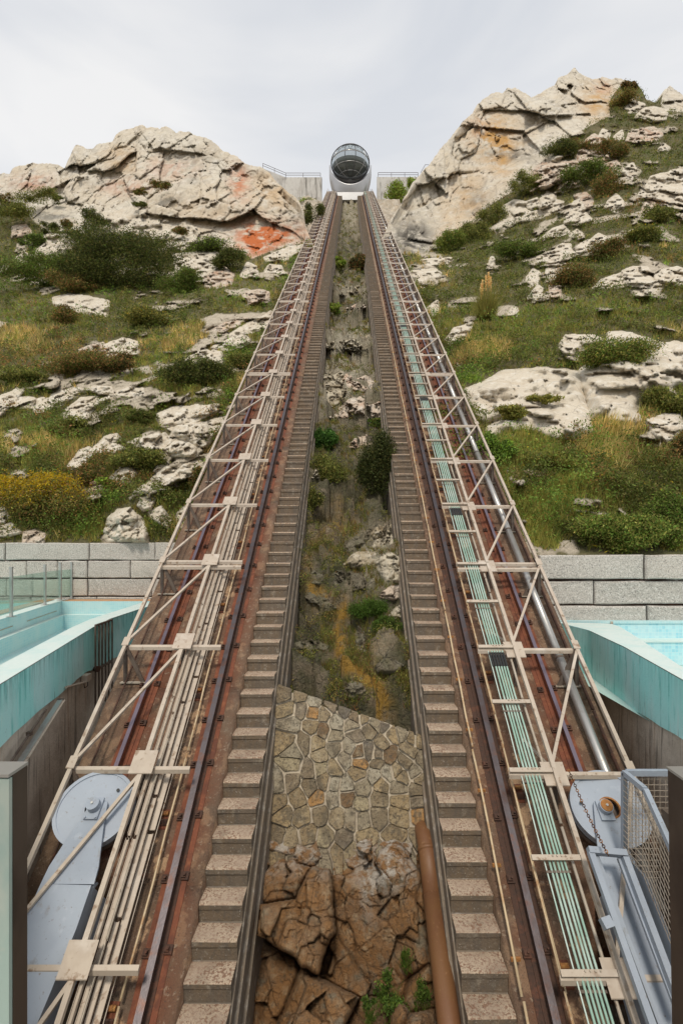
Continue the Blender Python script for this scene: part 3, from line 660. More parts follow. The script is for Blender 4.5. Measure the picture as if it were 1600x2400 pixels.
for i, (sx_, sz_) in enumerate(sites):
    poly = [(WX0, -3.64), (WX1, -3.64), (WX1, ztop(WX1) - .0), (WX0, ztop(WX0))]
    poly = [(WX0, -3.64), (WX1, -3.64), (WX1, ztop(WX1)), (0, ztop(0)), (WX0, ztop(WX0))]
    for j, (tx, tz) in enumerate(sites):
        if i == j or abs(tx - sx_) > .6 or abs(tz - sz_) > .6: continue
        a, b = tx - sx_, tz - sz_; dd_ = math.hypot(a, b)
        c = a * (tx + sx_) / 2 + b * (tz + sz_) / 2 - (.0055 + .005 * ((i * 7 + j * 7) % 3)) * dd_
        poly = clip(poly, a, b, c)
        if len(poly) < 3: break
    if len(poly) < 3: continue
    ar = .5 * abs(sum(poly[k][0] * poly[(k + 1) % len(poly)][1] - poly[(k + 1) % len(poly)][0] * poly[k][1] for k in range(len(poly))))
    if ar < .003: continue
    # round the outline: corner cutting with small waves
    P2 = poly
    for _ in range(1):
        Q = []
        for k in range(len(P2)):
            p, q = P2[k], P2[(k + 1) % len(P2)]
            Q += [(p[0] * .92 + q[0] * .08, p[1] * .92 + q[1] * .08), (p[0] * .5 + q[0] * .5 + rnd.uniform(-.007, .007), p[1] * .5 + q[1] * .5 + rnd.uniform(-.007, .007)), (p[0] * .08 + q[0] * .92 + rnd.uniform(-.004, .004), p[1] * .12 + q[1] * .88 + rnd.uniform(-.004, .004))]
        P2 = Q
    cx_ = sum(p[0] for p in P2) / len(P2); cz_ = sum(p[1] for p in P2) / len(P2); pr = rnd.uniform(.016, .045)
    n = len(P2); vs = []
    for p in P2: vs.append((p[0], wz(p[1]) + .03, p[1]))
    for p in P2: vs.append((p[0], wz(p[1]) - pr * .6, p[1]))
    for p in P2:
        x_, z_ = cx_ + (p[0] - cx_) * .92, cz_ + (p[1] - cz_) * .92; vs.append((x_, wz(z_) - pr + rnd.uniform(-.004, .004), z_))
    m = MB(); m.add(vs, [(k, (k + 1) % n, n + (k + 1) % n, n + k) for k in range(n)] + [(n + k, n + (k + 1) % n, 2 * n + (k + 1) % n, 2 * n + k) for k in range(n)] + [tuple(range(2 * n, 3 * n))])
    o = m.build('stone', M['field_stone'], wall_root); fixnormals(o.data)

# --- granite block walls
def granite(rootname, label, Yf, rows, zoff=0):
    r0 = rows[-1]
    root = empty('granite_wall', ray((rows[0][2][0] + rows[0][2][-1]) / 2, rows[-1][1], Yf + .3), label, 'wall', 'granite block retaining walls')
    for (ya, yb, joints, inset) in rows:
        for xa, xb in zip(joints[:-1], joints[1:]):
            g_ = .012
            a = ray(xa, yb, Yf); b = ray(xb, ya, Yf)
            x0, x1, z0_, z1_ = a[0] + g_, b[0] - g_, a[2] + g_, b[2] - g_ * .5
            f0 = Yf + inset + rnd.uniform(-.02, .02); ch = .022; j = lambda: rnd.uniform(-.009, .009)
            vs = []
            nn = 5
            ring = [(x0 + (x1 - x0) * k / nn, z0_) for k in range(nn)] + [(x1, z0_), (x1, (z0_ + z1_) / 2)] + [(x1 - (x1 - x0) * k / nn, z1_) for k in range(nn)] + [(x0, z1_), (x0, (z0_ + z1_) / 2)]
            ring = [(p + j(), q + j()) for p, q in ring]; cxx, czz = (x0 + x1) / 2, (z0_ + z1_) / 2
            n = len(ring)
            for p, q in ring: vs.append((p, f0 + .55, q))
            for p, q in ring: vs.append((p, f0 + ch, q))
            for p, q in ring: vs.append((p - math.copysign(ch, p - cxx) * (abs(p - cxx) > (x1 - x0) * .45), f0 + j() * .6, q - math.copysign(ch, q - czz) * (abs(q - czz) > .03)))
            m = MB(); m.add(vs, [(k, (k + 1) % n, n + (k + 1) % n, n + k) for k in range(n)] + [(n + k, n + (k + 1) % n, 2 * n + (k + 1) % n, 2 * n + k) for k in range(n)] + [tuple(range(2 * n, 3 * n)), tuple(range(n))[::-1]])
            o = m.build('block', M['granite'], root); fixnormals(o.data)
    # dark packed joint behind
    m = MB(); a = ray(rows[0][2][0], rows[-1][1], Yf); b = ray(rows[0][2][-1], rows[0][0], Yf)
    m.box((a[0], Yf + .12, a[2] - .3), (b[0] - .02, Yf + .5, b[2] - .06)); m.build('joint_fill', M['rust_dark'], root)
    return root
granite('granite_wall', 'pinkish grey granite block wall behind the left pool and its glass railing', 12.5, [
    (1271.5, 1313.5, [-560, -420, -260, -150, 12, 208, 363, 425], 0), (1314, 1355.5, [-560, -380, -210, -80, 61, 135, 205, 305, 425], .01),
    (1357, 1398, [-560, -450, -300, -120, 14, 205, 355, 425], .0), (1399, 1412, [-560, -300, -60, 70, 225, 425], .03)])
granite('granite_wall', 'light grey granite block wall of larger blocks behind the right pool', 8.75, [
    (1300, 1359, [1262, 1509, 1700, 1900, 2150], 0), (1361.5, 1418, [1268, 1393, 1640, 1850, 2150], .02), (1420, 1462, [1276, 1516, 1760, 2000, 2150], .01)])
m = MB(); a = ray(1234, 1304, 9.35); b = ray(1298, 1289, 9.35); m.box((a[0], 9.35, a[2] - .1), (b[0], 10, b[2]))
tag(m.build('granite_block', M['granite']), 'single thin granite block on the right wall beside the track', 'block')
# ================================================================ POOLS AND SIDE WALLS
def side_wall(side, top, low, label):
    """pool edge wall: painted band on top of a bare concrete wall; plan taken from the coping line"""
    zt = -1.3
    plan = [Pz(x, y, zt) for x, y in top]
    plx = np.array([p[0] for p in plan]); ply = np.array([p[1] for p in plan])
    def at_px(px, py):                    # where the sight line meets the wall
        k = (px - CX) / F; best = None
        for i in range(len(plan) - 1):
            (x0, y0), (x1, y1) = plan[i][:2], plan[i + 1][:2]
            den = (x1 - x0) - k * (y1 - y0)
            if abs(den) < 1e-9: continue
            t = (k * y0 - x0) / den
            if -.3 <= t <= 1.3:
                c = abs(t - .5)
                if best is None or c < best[0]: best = (c, x0 + t * (x1 - x0), y0 + t * (y1 - y0))
        return best[1], best[2], (CY - py) * best[2] / F
    lo = [at_px(x, y) for x, y in low]
    lo.sort(key=lambda p: p[1])
    root = empty('pool_wall', (plan[1][0], plan[1][1], -2.5), label, 'pool wall', 'turquoise pool walls beside the track')
    ys = np.linspace(min(ply), max(ply), 90); o_ = np.argsort(ply)
    xs = np.interp(ys, ply[o_], plx[o_]); zl = np.interp(ys, [p[1] for p in lo], [p[2] for p in lo])
    zl = zl + (vnoise(np.stack([ys * 3, ys * 0, ys * 0], 1), 7) - .5) * .03
    out = -side                            # towards the track
    nz = 26; V = []; st = []
    for i in range(len(ys)):
        for k in range(nz):
            t = k / (nz - 1); V.append((xs[i], ys[i], zt - .012 + (zl[i] - zt) * t)); st.append(max(0, 1 - t * 1.9))
    n0 = len(V)
    idx = np.arange(n0).reshape(len(ys), nz)
    Fq = np.stack([idx[:-1, :-1].ravel(), idx[1:, :-1].ravel(), idx[1:, 1:].ravel(), idx[:-1, 1:].ravel()], 1)
    loc = np.array(root.location)
    link('painted_band', arr_mesh('painted_band', np.array(V) - loc, Fq, M['turquoise_paint'], True, dict(topstain=np.array(st) * (.75 if side < 0 else .3))), root)
    V = []
    for i in range(len(ys)):
        for z in (-1.32, zl[i] + .02, -3, -4.5, -6.9): V.append((xs[i] - out * .035, ys[i], z))
    idx = np.arange(len(V)).reshape(len(ys), 5)
    Fq = np.stack([idx[:-1, :-1].ravel(), idx[1:, :-1].ravel(), idx[1:, 1:].ravel(), idx[:-1, 1:].ravel()], 1)
    link('bare_concrete', arr_mesh('bare_concrete', np.array(V) - loc, Fq, M['wall_concrete'], True), root)
    V = []                                 # underside of the band
    for i in range(len(ys)): V += [(xs[i], ys[i], zl[i] - .012), (xs[i] - out * .035, ys[i], zl[i] - .012)]
    idx = np.arange(len(V)).reshape(len(ys), 2)
    Fq = np.stack([idx[:-1, 0], idx[1:, 0], idx[1:, 1], idx[:-1, 1]], 1)
    link('band_edge', arr_mesh('band_edge', np.array(V) - loc, Fq, M['turquoise_paint'], True), root)
    return root, at_px, list(zip(xs, ys))
rootWL, onWL, WLp = side_wall(-1, [(-700, 2200), (-150, 1703), (0, 1603), (217, 1470.4), (258, 1450), (352, 1419), (372, 1412)],
    [(-150, 1900), (0, 1748), (70, 1683), (140, 1626), (180, 1590), (255, 1547), (306, 1526), (360, 1505)],
    'curved turquoise painted pool wall on the left above bare stained concrete')
rootWR, onWR, WRp = side_wall(1, [(2300, 2150), (1800, 1718), (1700, 1655), (1600, 1593), (1463, 1516), (1376.5, 1475.5), (1303, 1457.7)],
    [(1800, 1900), (1700, 1800), (1600, 1730.6), (1514, 1680), (1438, 1639), (1366, 1603), (1310, 1580)],
    'curved turquoise painted pool wall on the right above streaked bare concrete')

def flat(name, pts, z, mt, parent=None):
    m = MB(); m.add([(p[0], p[1], z) for p in pts], [tuple(range(len(pts)))]); o = m.build(name, M[mt], parent)
    if o.data.polygons[0].normal.z < 0: o.data.flip_normals()
    return o
def wallstrip(name, pts, z0, z1, mt, parent):
    m = MB(); n = len(pts); m.add([(p[0], p[1], z0) for p in pts] + [(p[0], p[1], z1) for p in pts], [(i, i + 1, n + i + 1, n + i) for i in range(n - 1)])
    return m.build(name, M[mt], parent)
# left pool
poolL = empty('swimming_pool', (-5.6, 9, -2.05), 'empty left pool tiled in pale turquoise mosaic, seen past the glass railing', 'pool', 'empty turquoise pools')
WLs = [p for p in WLp if p[1] > 2.4 and p[1] < 11.95]
inner = [(x - .34 - .02 * max(0, y - 9), y) for x, y in WLs if y < 11.7]
inner = [(min(x, -3.4), y) for x, y in inner]
far = Pz(146, 1408.5, -1.3); Lf = Pz(0, 1452, -1.3)
sl = (far[0] - Lf[0]) / (far[1] - Lf[1])
lfx = lambda y: far[0] + (y - far[1]) * sl
ytop = far[1] - .05
cop = WLs + [(WLs[-1][0] - .05, ytop + .0)]
ring = [(x, y) for x, y in WLs] + [(inner[-1][0], inner[-1][1])] + inner[::-1]
m = MB(); k = min(len(WLs), len(inner)); vs = []
for i in range(k): vs += [(WLs[i][0] + .004, WLs[i][1], -1.3), (inner[i][0], inner[i][1], -1.3)]
m.add(vs, [(2 * i, 2 * i + 2, 2 * i + 3, 2 * i + 1) for i in range(k - 1)]); o = m.build('coping', M['pool_coping'], poolL)
wallstrip('inner_wall', inner, -2.1, -1.3, 'mosaic_pale', poolL)
y0_ = inner[0][1]
wallstrip('inner_wall', [(lfx(y0_), y0_), (lfx(ytop), ytop)], -1.62, -1.3, 'mosaic_pale', poolL)
wallstrip('inner_wall', [(lfx(ytop), ytop), (inner[-1][0] + .4, ytop)], -1.62, -1.3, 'mosaic_pale', poolL)
m = MB(); sh = .16
m.add([(lfx(y0_), y0_, -1.62), (lfx(ytop), ytop, -1.62), (lfx(ytop) + sh, ytop - sh, -1.62), (lfx(y0_) + sh, y0_, -1.62)], [(0, 3, 2, 1)])
m.add([(lfx(ytop), ytop, -1.62), (inner[-1][0] + .4, ytop, -1.62), (inner[-1][0] + .4, ytop - sh, -1.62), (lfx(ytop) + sh, ytop - sh, -1.62)], [(0, 3, 2, 1)])
m.build('ledge', M['pool_coping'], poolL)
wallstrip('inner_wall', [(lfx(y0_) + sh, y0_), (lfx(ytop) + sh, ytop - sh)], -1.95, -1.62, 'mosaic_pale', poolL)
wallstrip('inner_wall', [(lfx(ytop) + sh, ytop - sh), (inner[-1][0] + .4, ytop - sh)], -2.06, -1.62, 'mosaic_pale', poolL)
m = MB(); m.add([(lfx(y0_) + sh, y0_, -1.95), (lfx(ytop) + sh, ytop - sh, -1.95), (lfx(ytop) + .42, ytop - sh, -2.06), (lfx(y0_) + .42, y0_, -2.06)], [(0, 3, 2, 1)]); m.build('sloping_step', M['mosaic_pale'], poolL)
flat('pool_floor', [(lfx(y0_), y0_), (-2.9, y0_), (-4.6, 9), (-4.9, ytop), (lfx(ytop), ytop)], -2.062, 'pool_floor', poolL)
for (pa, pb) in (((64, 1468.5), (133, 1440)), ((-5, 1496), (30, 1483))):      # inlet slots in the tiled wall
    ya = lambda p: (p[0] - CX) / F
    def hit(p):
        k_ = (p[0] - CX) / F; Y_ = (far[0] - sl * far[1]) / (k_ - sl); return (k_ * Y_ + .004, Y_, (CY - p[1]) * Y_ / F)
    a, b = hit(pa), hit(pb); a = (a[0], a[1], -1.5); b = (b[0], b[1], -1.5)
    m = MB(); m.bar(a, b, .012, .016); m.build('inlet_slot', M['cream_grime'], poolL)
# deck left of that pool, an orange kerb, and the next pool
def deckpiece(name, pts, mt, z, kind='structure'):
    return tag(flat(name, pts, z, mt), kind=kind)
deckpiece('pool_deck', [(lfx(2.5) - .003, 2.5), (lfx(ytop + .3) - .003, ytop + .35), (lfx(ytop) - .55, 12.45), (lfx(2.5) - .42, 2.5)], 'pool_coping', -1.3)
deckpiece('tile_kerb', [(lfx(2.5) - .30, 2.5), (lfx(12.2) - .30, 12.3), (lfx(12.2) - .62, 12.4), (lfx(2.5) - .62, 2.5)], 'orange_tile', -1.285)
deckpiece('far_pool_water', [(lfx(2.5) - .62, 2.5), (lfx(12.3) - .6, 12.42), (-30, 12.42), (-30, 2.5)], 'teal_tile', -1.33)
deckpiece('rear_kerb', [(lfx(ytop) - .02, ytop + .003), (-3.12, ytop + .003), (-3.12, 12.48), (lfx(ytop) - .1, 12.48)], 'orange_tile', -1.304)
# right pool
poolR = empty('swimming_pool', (6, 7, -2.0), 'empty right pool lined with blue mosaic tiles below the granite wall', 'pool', 'empty turquoise pools')
inR = [Pz(x, y, -1.3)[:2] for x, y in [(1430, 1461.5), (1452, 1469), (1480, 1486), (1600, 1565), (1700, 1632), (1900, 1770)]]
outR = [p for p in WRp]
m = MB(); outs = sorted(outR, key=lambda p: -p[1]); 
inn_y = np.array([p[1] for p in inR])[::-1]; inn_x = np.array([p[0] for p in inR])[::-1]
vs = []
ks = [p for p in outs if p[1] > inn_y[0] and p[1] <= 8.62]
for x, y in ks: vs += [(x - .004, y, -1.3), (float(np.interp(y + 0, inn_y, inn_x)) if y < inn_y[-1] else max(x + .02, float(inn_x[-1]) - (y - inn_y[-1]) * 6), y, -1.3)]
m.add(vs, [(2 * i, 2 * i + 1, 2 * i + 3, 2 * i + 2) for i in range(len(ks) - 1)]); o = m.build('coping', M['pool_coping'], poolR)
if o.data.polygons[0].normal.z < 0: o.data.flip_normals()
wallstrip('inner_wall', inR, -2.1, -1.3, 'mosaic_pale', poolR)
wallstrip('inner_wall', [(3.4, 8.68), (16, 8.68)], -1.6, -1.34, 'mosaic_blue', poolR)
m = MB(); m.box((3.4, 8.40, -1.625), (16, 8.68, -1.60)); m.build('ledge', M['pool_coping'], poolR)
wallstrip('inner_wall', [(3.4, 8.42), (16, 8.42)], -2.02, -1.625, 'mosaic_blue', poolR)
m = MB(); m.box((3.35, 8.66, -1.338), (16, 8.745, -1.29)); m.build('rim', M['mosaic_pale'], poolR)
m = MB(); m.box((4.62, 8.645, -1.50), (4.66, 8.675, -1.3)); m.box((4.52, 8.60, -1.53), (4.66, 8.675, -1.50)); m.build('drain_fitting', M['cream_paint'], poolR)
flat('pool_floor', [(3.5, 3), (16, 3), (16, 8.7), (3.5, 8.7)], -2.025, 'pool_floor', poolR)

# fittings on the left concrete wall
def off_wall(p, d): return (p[0] + d, p[1], p[2])
a = off_wall(onWL(127, 1641), .09); b = off_wall(onWL(16, 1806), .09)
t = empty('strip_light', a, 'long silver strip light fixed slanting on the left concrete wall', 'strip light')
m = MB(); m.bar(a, b, .06, .045); m.build('housing', M['stainless'], t)
m = MB(); m.bar(off_wall(a, .04), off_wall(b, .04), .03, .012); m.build('diffuser', M['cream_paint'], t)
for f_ in (.0, .97):
    p = Vector(a).lerp(Vector(b), f_); m = MB(); m.bar(p, p + (Vector(b) - Vector(a)).normalized() * .03, .072, .056); m.build('end_cap', M['dark_steel'], t)
a = off_wall(onWL(98, 1663), .05); b = off_wall(onWL(2, 1803), .05)
t = empty('conduit', a, 'thin dark conduit on the left concrete wall above the strip light', 'conduit')
m = MB(); m.tube([a, b], .013, 6); m.build('pipe', M['dark_steel'], t)
for f_ in (.45, .95):
    p = Vector(a).lerp(Vector(b), f_); m = MB(); m.box(tuple(p - Vector((.03, .02, .02))), tuple(p + Vector((.02, .02, .02)))); m.build('bracket', M['dark_steel'], t)
a = off_wall(onWL(197, 1588), .05)
t = empty('junction_box', a, 'small cream junction box with cable tube under the left pool wall', 'junction box')
m = MB(); m.box((a[0] - .05, a[1] - .08, a[2] - .05), (a[0] + .04, a[1] + .06, a[2] + .05)); m.build('box', M['cream_paint'], t)
b = off_wall(onWL(150, 1611), .03); m = MB(); m.tube([(a[0], a[1] - .05, a[2] - .06), b], .018, 8); m.build('tube', M['cream_paint'], t)
m = MB(); m.tube([(a[0], a[1] + .02, a[2] - .05), (a[0] + .01, a[1] + .0, a[2] - .13), (a[0] + .0, a[1] - .07, a[2] - .14), (a[0], a[1] - .09, a[2] - .06)], .007, 5); m.build('cable_loop', M['black_sleeve'], t)
t = empty('wall_grille', off_wall(onWL(235, 1500), .05), 'vertical steel bar grille hung on the left turquoise pool wall', 'grille')
tp_ = [(217, 1463), (225.5, 1459.5), (233, 1457), (241, 1454.5), (249, 1452), (257, 1449.5)]
bt_ = [(212, 1570), (221, 1566), (230, 1561), (239, 1557), (247, 1553), (254, 1549)]
tops, bots = [], []
for (x, y), (x2, y2) in zip(tp_, bt_):
    p = off_wall(onWL(x, y + 3), .05); z = onWL(x, y2)[2]
    tops.append(p); bots.append((p[0], p[1], z))
    m = MB(); m.bar(p, (p[0], p[1], z - .65), .022, .02, (0, 1, 0)); m.build('bar', M['dark_steel'], t)
m = MB(); m.bar(tops[0], tops[-1], .03, .03); m.build('top_rail', M['dark_steel'], t)
m = MB(); m.bar(bots[0], bots[-1], .03, .03); m.build('bottom_rail', M['dark_steel'], t)
m = MB(); m.tube([(bots[0][0], bots[0][1], bots[0][2] + .02), (bots[0][0] + .06, bots[0][1] - .03, bots[0][2] + .02)], .05, 8); m.build('fitting', M['rust_dark'], t)

# glass railing above the left pool
gr = empty('glass_railing', Pz(105, 1419, -1.3), 'glass railing with four stainless posts on the left pool edge', 'railing')
posts = []
for (x, y, h_) in ((-110, 1490, .92), (27, 1446, .92), (106, 1418, .90), (142, 1407.5, .92), (168.5, 1404, .92)):
    p = Pz(x, y, -1.3); posts.append(p)
    m = MB(); m.box((p[0] - .025, p[1] - .02, p[2] + .012), (p[0] + .025, p[1] + .02, p[2] + h_)); 
    q = m.build('post', M['stainless'], gr)
    m = MB(); m.box((p[0] - .07, p[1] - .05, p[2] + .002), (p[0] + .07, p[1] + .05, p[2] + .012)); m.build('base_plate', M['stainless'], q)
    m = MB(); m.box((p[0] - .03, p[1] - .025, p[2] + h_ + .001), (p[0] + .03, p[1] + .025, p[2] + h_ + .03)); m.build('cap', M['stainless'], q)
for a, b in zip(posts[:-1], posts[1:]):
    a, b = Vector(a), Vector(b); d = (b - a).normalized() * .035; m = MB()
    m.bar(a + d + Vector((0, 0, .42)), b - d + Vector((0, 0, .42)), .012, .68); m.build('glass_panel', M['railing_glass'], gr)

# near railing posts to each side of the viewpoint
for sd, lab in ((-1, 'near stainless railing post and glass at the left edge of the view'), (1, 'near dark steel railing post at the right edge of the view')):
    if sd < 0:
        x1 = -.777; Yp = 1.125; z = -.523
        t = empty('railing_post', (x1 - .02, Yp, -1.6), lab, 'railing post', 'railing posts next to the viewpoint')
        m = MB(); m.box((x1 - .018, Yp - .0, -1.6), (x1, Yp + .05, z)); m.build('upright', M['post_steel'], t)
        m = MB(); m.box((x1 - .16, Yp - .012, -1.6), (x1 - .001, Yp - .001, z - .004)); m.build('front_upright', M['post_reflection'], t)  # panel face with its teal reflections put into the colour
        m = MB(); m.box((x1 - .165, Yp - .016, z + .001), (x1 + .001, Yp + .052, z + .008)); m.build('cap', M['stainless'], t)
        m = MB(); m.box((-2.2, Yp + .02, -1.5), (x1 - .02, Yp + .032, z - .03)); m.build('glass_panel', M['railing_glass'], t)
    else:
        x0 = .765; Yp = 1.09; z = -.535
        t = empty('railing_post', (x0 + .02, Yp, -1.6), lab, 'railing post', 'railing posts next to the viewpoint')
        m = MB(); m.hexa([(x0 + .018, Yp, -1.6), (x0 + .04, Yp, -1.6), (x0 + .04, Yp + .085, -1.6), (x0 + .018, Yp + .085, -1.6), (x0, Yp, z), (x0 + .022, Yp, z), (x0 + .022, Yp + .085, z + .0), (x0, Yp + .085, z)]); m.build('upright', M['post_steel'], t)
        m = MB(); m.box((x0 + .041, Yp - .03, -1.6), (x0 + .1, Yp + .02, z - .01)); m.build('front_upright', M['stainless'], t)
        m = MB(); m.box((x0 - .002, Yp - .035, z + .002), (x0 + .1, Yp + .088, z + .008)); m.build('cap', M['stainless'], t)
        m = MB(); m.box((x0 + .05, Yp + .03, -1.5), (2.2, Yp + .042, z - .03)); m.build('glass_panel', M['railing_glass'], t)
m = MB(); m.box((-1.5, -4, -1.75), (1.5, 1.25, -1.6)); tag(m.build('viewing_deck', M['wall_concrete']), kind='structure')

# ================================================================ TRACKS
def rail(side, x, label, y0, polished):
    root = empty('rail', tp(x, y0, 6.95), label, 'rail', 'steel rails of the incline')
    m = MB()
    hw_ = .022 if polished else .031; m.tbox(x - hw_, x + hw_, y0, 64, 6.838, 6.872); m.build('rail_head', M['rail_polished'] if polished else M['rail_steel'], root)
    m = MB(); m.tbox(x - .010, x + .010, y0, 64, 6.872, 6.972); m.tbox(x - .062, x + .062, y0, 64, 6.9725, 6.986); m.build('rail_web', M['rust_dark'] if not polished else M['rust_red'], root)
    m = MB(); m.tbox(x - .115, x + .115, y0, 64, 6.9865, 7.012); m.build('sole_plate', M['rust_red'] if side < 0 or polished else M['rust_dark'], root)
    # clips
    c = MB(); 
    def cl(mb, X, Y, s):
        o_ = Vector(tp(X + s * .088, Y, 6.985))
        def B_(a0, a1, b0, b1, c0, c1): 
            P = [o_ + Vector((a, 0, 0)) + AX * b + NR * c_ for c_ in (c0, c1) for (a, b) in ((a0, b0), (a1, b0), (a1, b1), (a0, b1))]; mb.hexa(P)
        B_(-.036, .036, -.035, .035, 0, .022); B_(-.03, .012, -.02, .02, .0225, .042)
        q = o_ + NR * .043; mb.tube([q + Vector((.002, 0, 0)), q + Vector((.002, 0, 0)) + NR * .022], .011, 6)
    loc0 = tp(x, 0, 0)
    meshes = {}
    for s in (-1, 1):
        mb = MB(); cl(mb, x, 5.0, s); meshes[s] = mb.mesh('clip', M['rust_dark'], tp(x, 5.0, 6.985))
    Y = y0 + .2; far_ = MB(); k = 0
    while Y < 63:
        for s in (-1, 1):
            if k < 62: link('clip', meshes[s], root, Vector(tp(x, Y + (.02 if s > 0 else 0), 6.985)) - Vector(root.location))
            else: far_.box(tuple(Vector(tp(x + s * .088, Y, 6.985)) - Vector((.034, .03, .0))), tuple(Vector(tp(x + s * .088, Y, 6.985)) + Vector((.034, .03, .07))))
        Y += .42; k += 1
    far_.build('upper_clips', M['rust_dark'], root)['kind'] = 'stuff'
rail(-1, -2.555, 'outer rail of the left track, under the truss, with purple worn head', 4.35, True)
rail(-1, -1.648, 'inner rail of the left track, nearest the left stairway', 2.3, False)
rail(1, 1.60, 'inner rail of the right track, nearest the right stairway', 2.3, False)
rail(1, 2.497, 'outer rail of the right track, beside the silver pipe', 4.3, True)

def truss(side, label):
    xo = 2.89 if side > 0 else -2.885; xi = 2.105 if side > 0 else -2.145
    xe = 1.635 if side > 0 else -1.665
    h = 6.5
    nodes = [3.80 + 1.224 * k for k in range(-1, 48)] if side > 0 else [3.846 + 1.222 * k for k in range(-1, 48)]
    root = empty('steel_truss', tp(xo, nodes[0], 7.0), label, 'truss', 'cream steel trusses along the tracks')
    y1 = 64.2
    def cp(mtn): return M[mtn]
    # chords in lengths between joints
    joints = [nodes[0]] + [nodes[i] for i in range(4, len(nodes), 5)] + [y1]
    for a, b in zip(joints[:-1], joints[1:]):
        for (x, hh, wd, nm, mt_) in ((xo, h, .042, 'outer_chord', 'cream_paint'), (xi, h, .044, 'inner_chord', 'cream_paint')):
            m = MB(); m.tbox(x - wd / 2, x + wd / 2, a + .012, b - .012, hh - .02, hh + .035); m.build(nm, cp(mt_), root)
    for i, Y in enumerate(nodes):
        dbl = (i % 5 == 4)
        for yy in ([Y - .045, Y + .045] if dbl else [Y]):
            m = MB(); m.tbox(min(xo, xe), max(xo, xe), yy - .014, yy + .014, h + .036, h + .078); m.build('crossbar', cp('cream_paint'), root)
        big = Y < 30
        if True:
            w2 = .12; lY = .093; ph = h if side < 0 else h + .066
            m = MB(); m.tbox(xi - w2, xi + w2, Y - lY, Y + lY, ph - .031, ph - .0215)
            m.build('gusset_plate', cp('cream_paint'), root)
            m = MB(); m.tbox(xo - .042, xo + .042, Y - .05, Y + .05, h - .03, h - .0215); m.build('node_plate', cp('cream_paint'), root)
        if i + 1 < len(nodes):
            Y2 = nodes[i + 1]
            p, q = (tp(xo, Y + .03, h + .01), tp(xi, Y2 - .06, h + .01)) if side < 0 else (tp(xi, Y + .06, h + .01), tp(xo, Y2 - .03, h + .01))
            m = MB(); m.bar(p, q, .033, .03, NR); m.build('diagonal', cp('cream_paint'), root)
        if Y > 4.6 or side < 0 and Y > 4.9:
            sgn = -side
            top = Vector(tp(xo, Y, h + .03))
            for dx, dy in ((-side * .0, -.02), (sgn * .23, -.02)):
                ft = Vector(tp(xo + dx, Y + dy, 6.99)); m = MB(); m.bar(top + Vector((0, dy, 0)), ft, .045, .03, (0, 1, 0)); m.build('leg', cp('dark_steel'), root)
            if Y < 20:
                m = MB(); a = tp(xo + side * .06, Y - .02, 6.985); b = tp(xo + sgn * .28, Y - .02, 6.985); m.bar(a, b, .07, .014); m.build('foot', cp('cream_grime'), root)
        # posts under the inner chord
        if Y > 4.6:
            m = MB(); m.bar(tp(xi, Y, h + .05), tp(xi + side * .02, Y, 7.0), .04, .03, (0, 1, 0)); m.build('inner_leg', cp('dark_steel'), root)
        if i + 1 < len(nodes) and Y > 4.0:
            m = MB(); m.bar(tp(xi, Y + .05, h + .06), tp(xi - side * .10, nodes[i + 1] - .6, 6.95), .028, .02, (0, 1, 0)); m.build('brace', cp('cream_grime'), root)
    return nodes
NL = truss(-1, 'cream steel truss over the left track with diagonals and cross bars')
NRt = truss(1, 'cream steel truss over the right track beside the green cables')

# cable trays along the left truss: stepped channels in lengths
tr = empty('cable_tray', tp(-2.0, 3, 6.9), 'stacked cream metal cable channels along the left truss', 'cable tray')
for (x, hh, wd, ht, ln, mt_) in ((-2.095, 6.62, .032, .05, 1.222, 'cream_paint'), (-2.045, 6.67, .046, .03, 1.1, 'cream_paint'), (-1.992, 6.72, .040, .02, .9, 'cream_paint'), (-1.948, 6.80, .06, .012, 1.3, 'cream_paint'), (-2.015, 6.63, .016, .03, 1.5, 'cream_grime')):
    Y = 2.4 + rnd.random() * .4
    while Y < 60:
        L_ = ln * (1 if Y < 16 else 3) * rnd.uniform(.85, 1.1); xx = x + rnd.uniform(-.006, .006)
        m = MB(); a, b = Y, Y + L_ - .03
        m.tbox(xx - wd / 2, xx + wd / 2, a, b, hh, hh + .006)                     # U-channel: web and two lips
        m.tbox(xx - wd / 2 - .0005, xx - wd / 2 + .004, a, b, hh - ht * .4, hh + ht * .6); m.tbox(xx + wd / 2 - .004, xx + wd / 2 + .0005, a, b, hh - ht * .4 - .001, hh + ht * .6)
        m.build('channel', M[mt_], tr); Y += L_
m = MB(); Y = 2.6
for k in range(28):
    m = MB(); Yk = 2.7 + k * .611
    m.box(tuple(Vector(tp(-2.02, Yk, 6.86)) - Vector((.1, .015, 0))), tuple(Vector(tp(-2.02, Yk, 6.86)) + Vector((.13, .015, .03)))); m.build('tray_bracket', M['rust_dark'], tr)
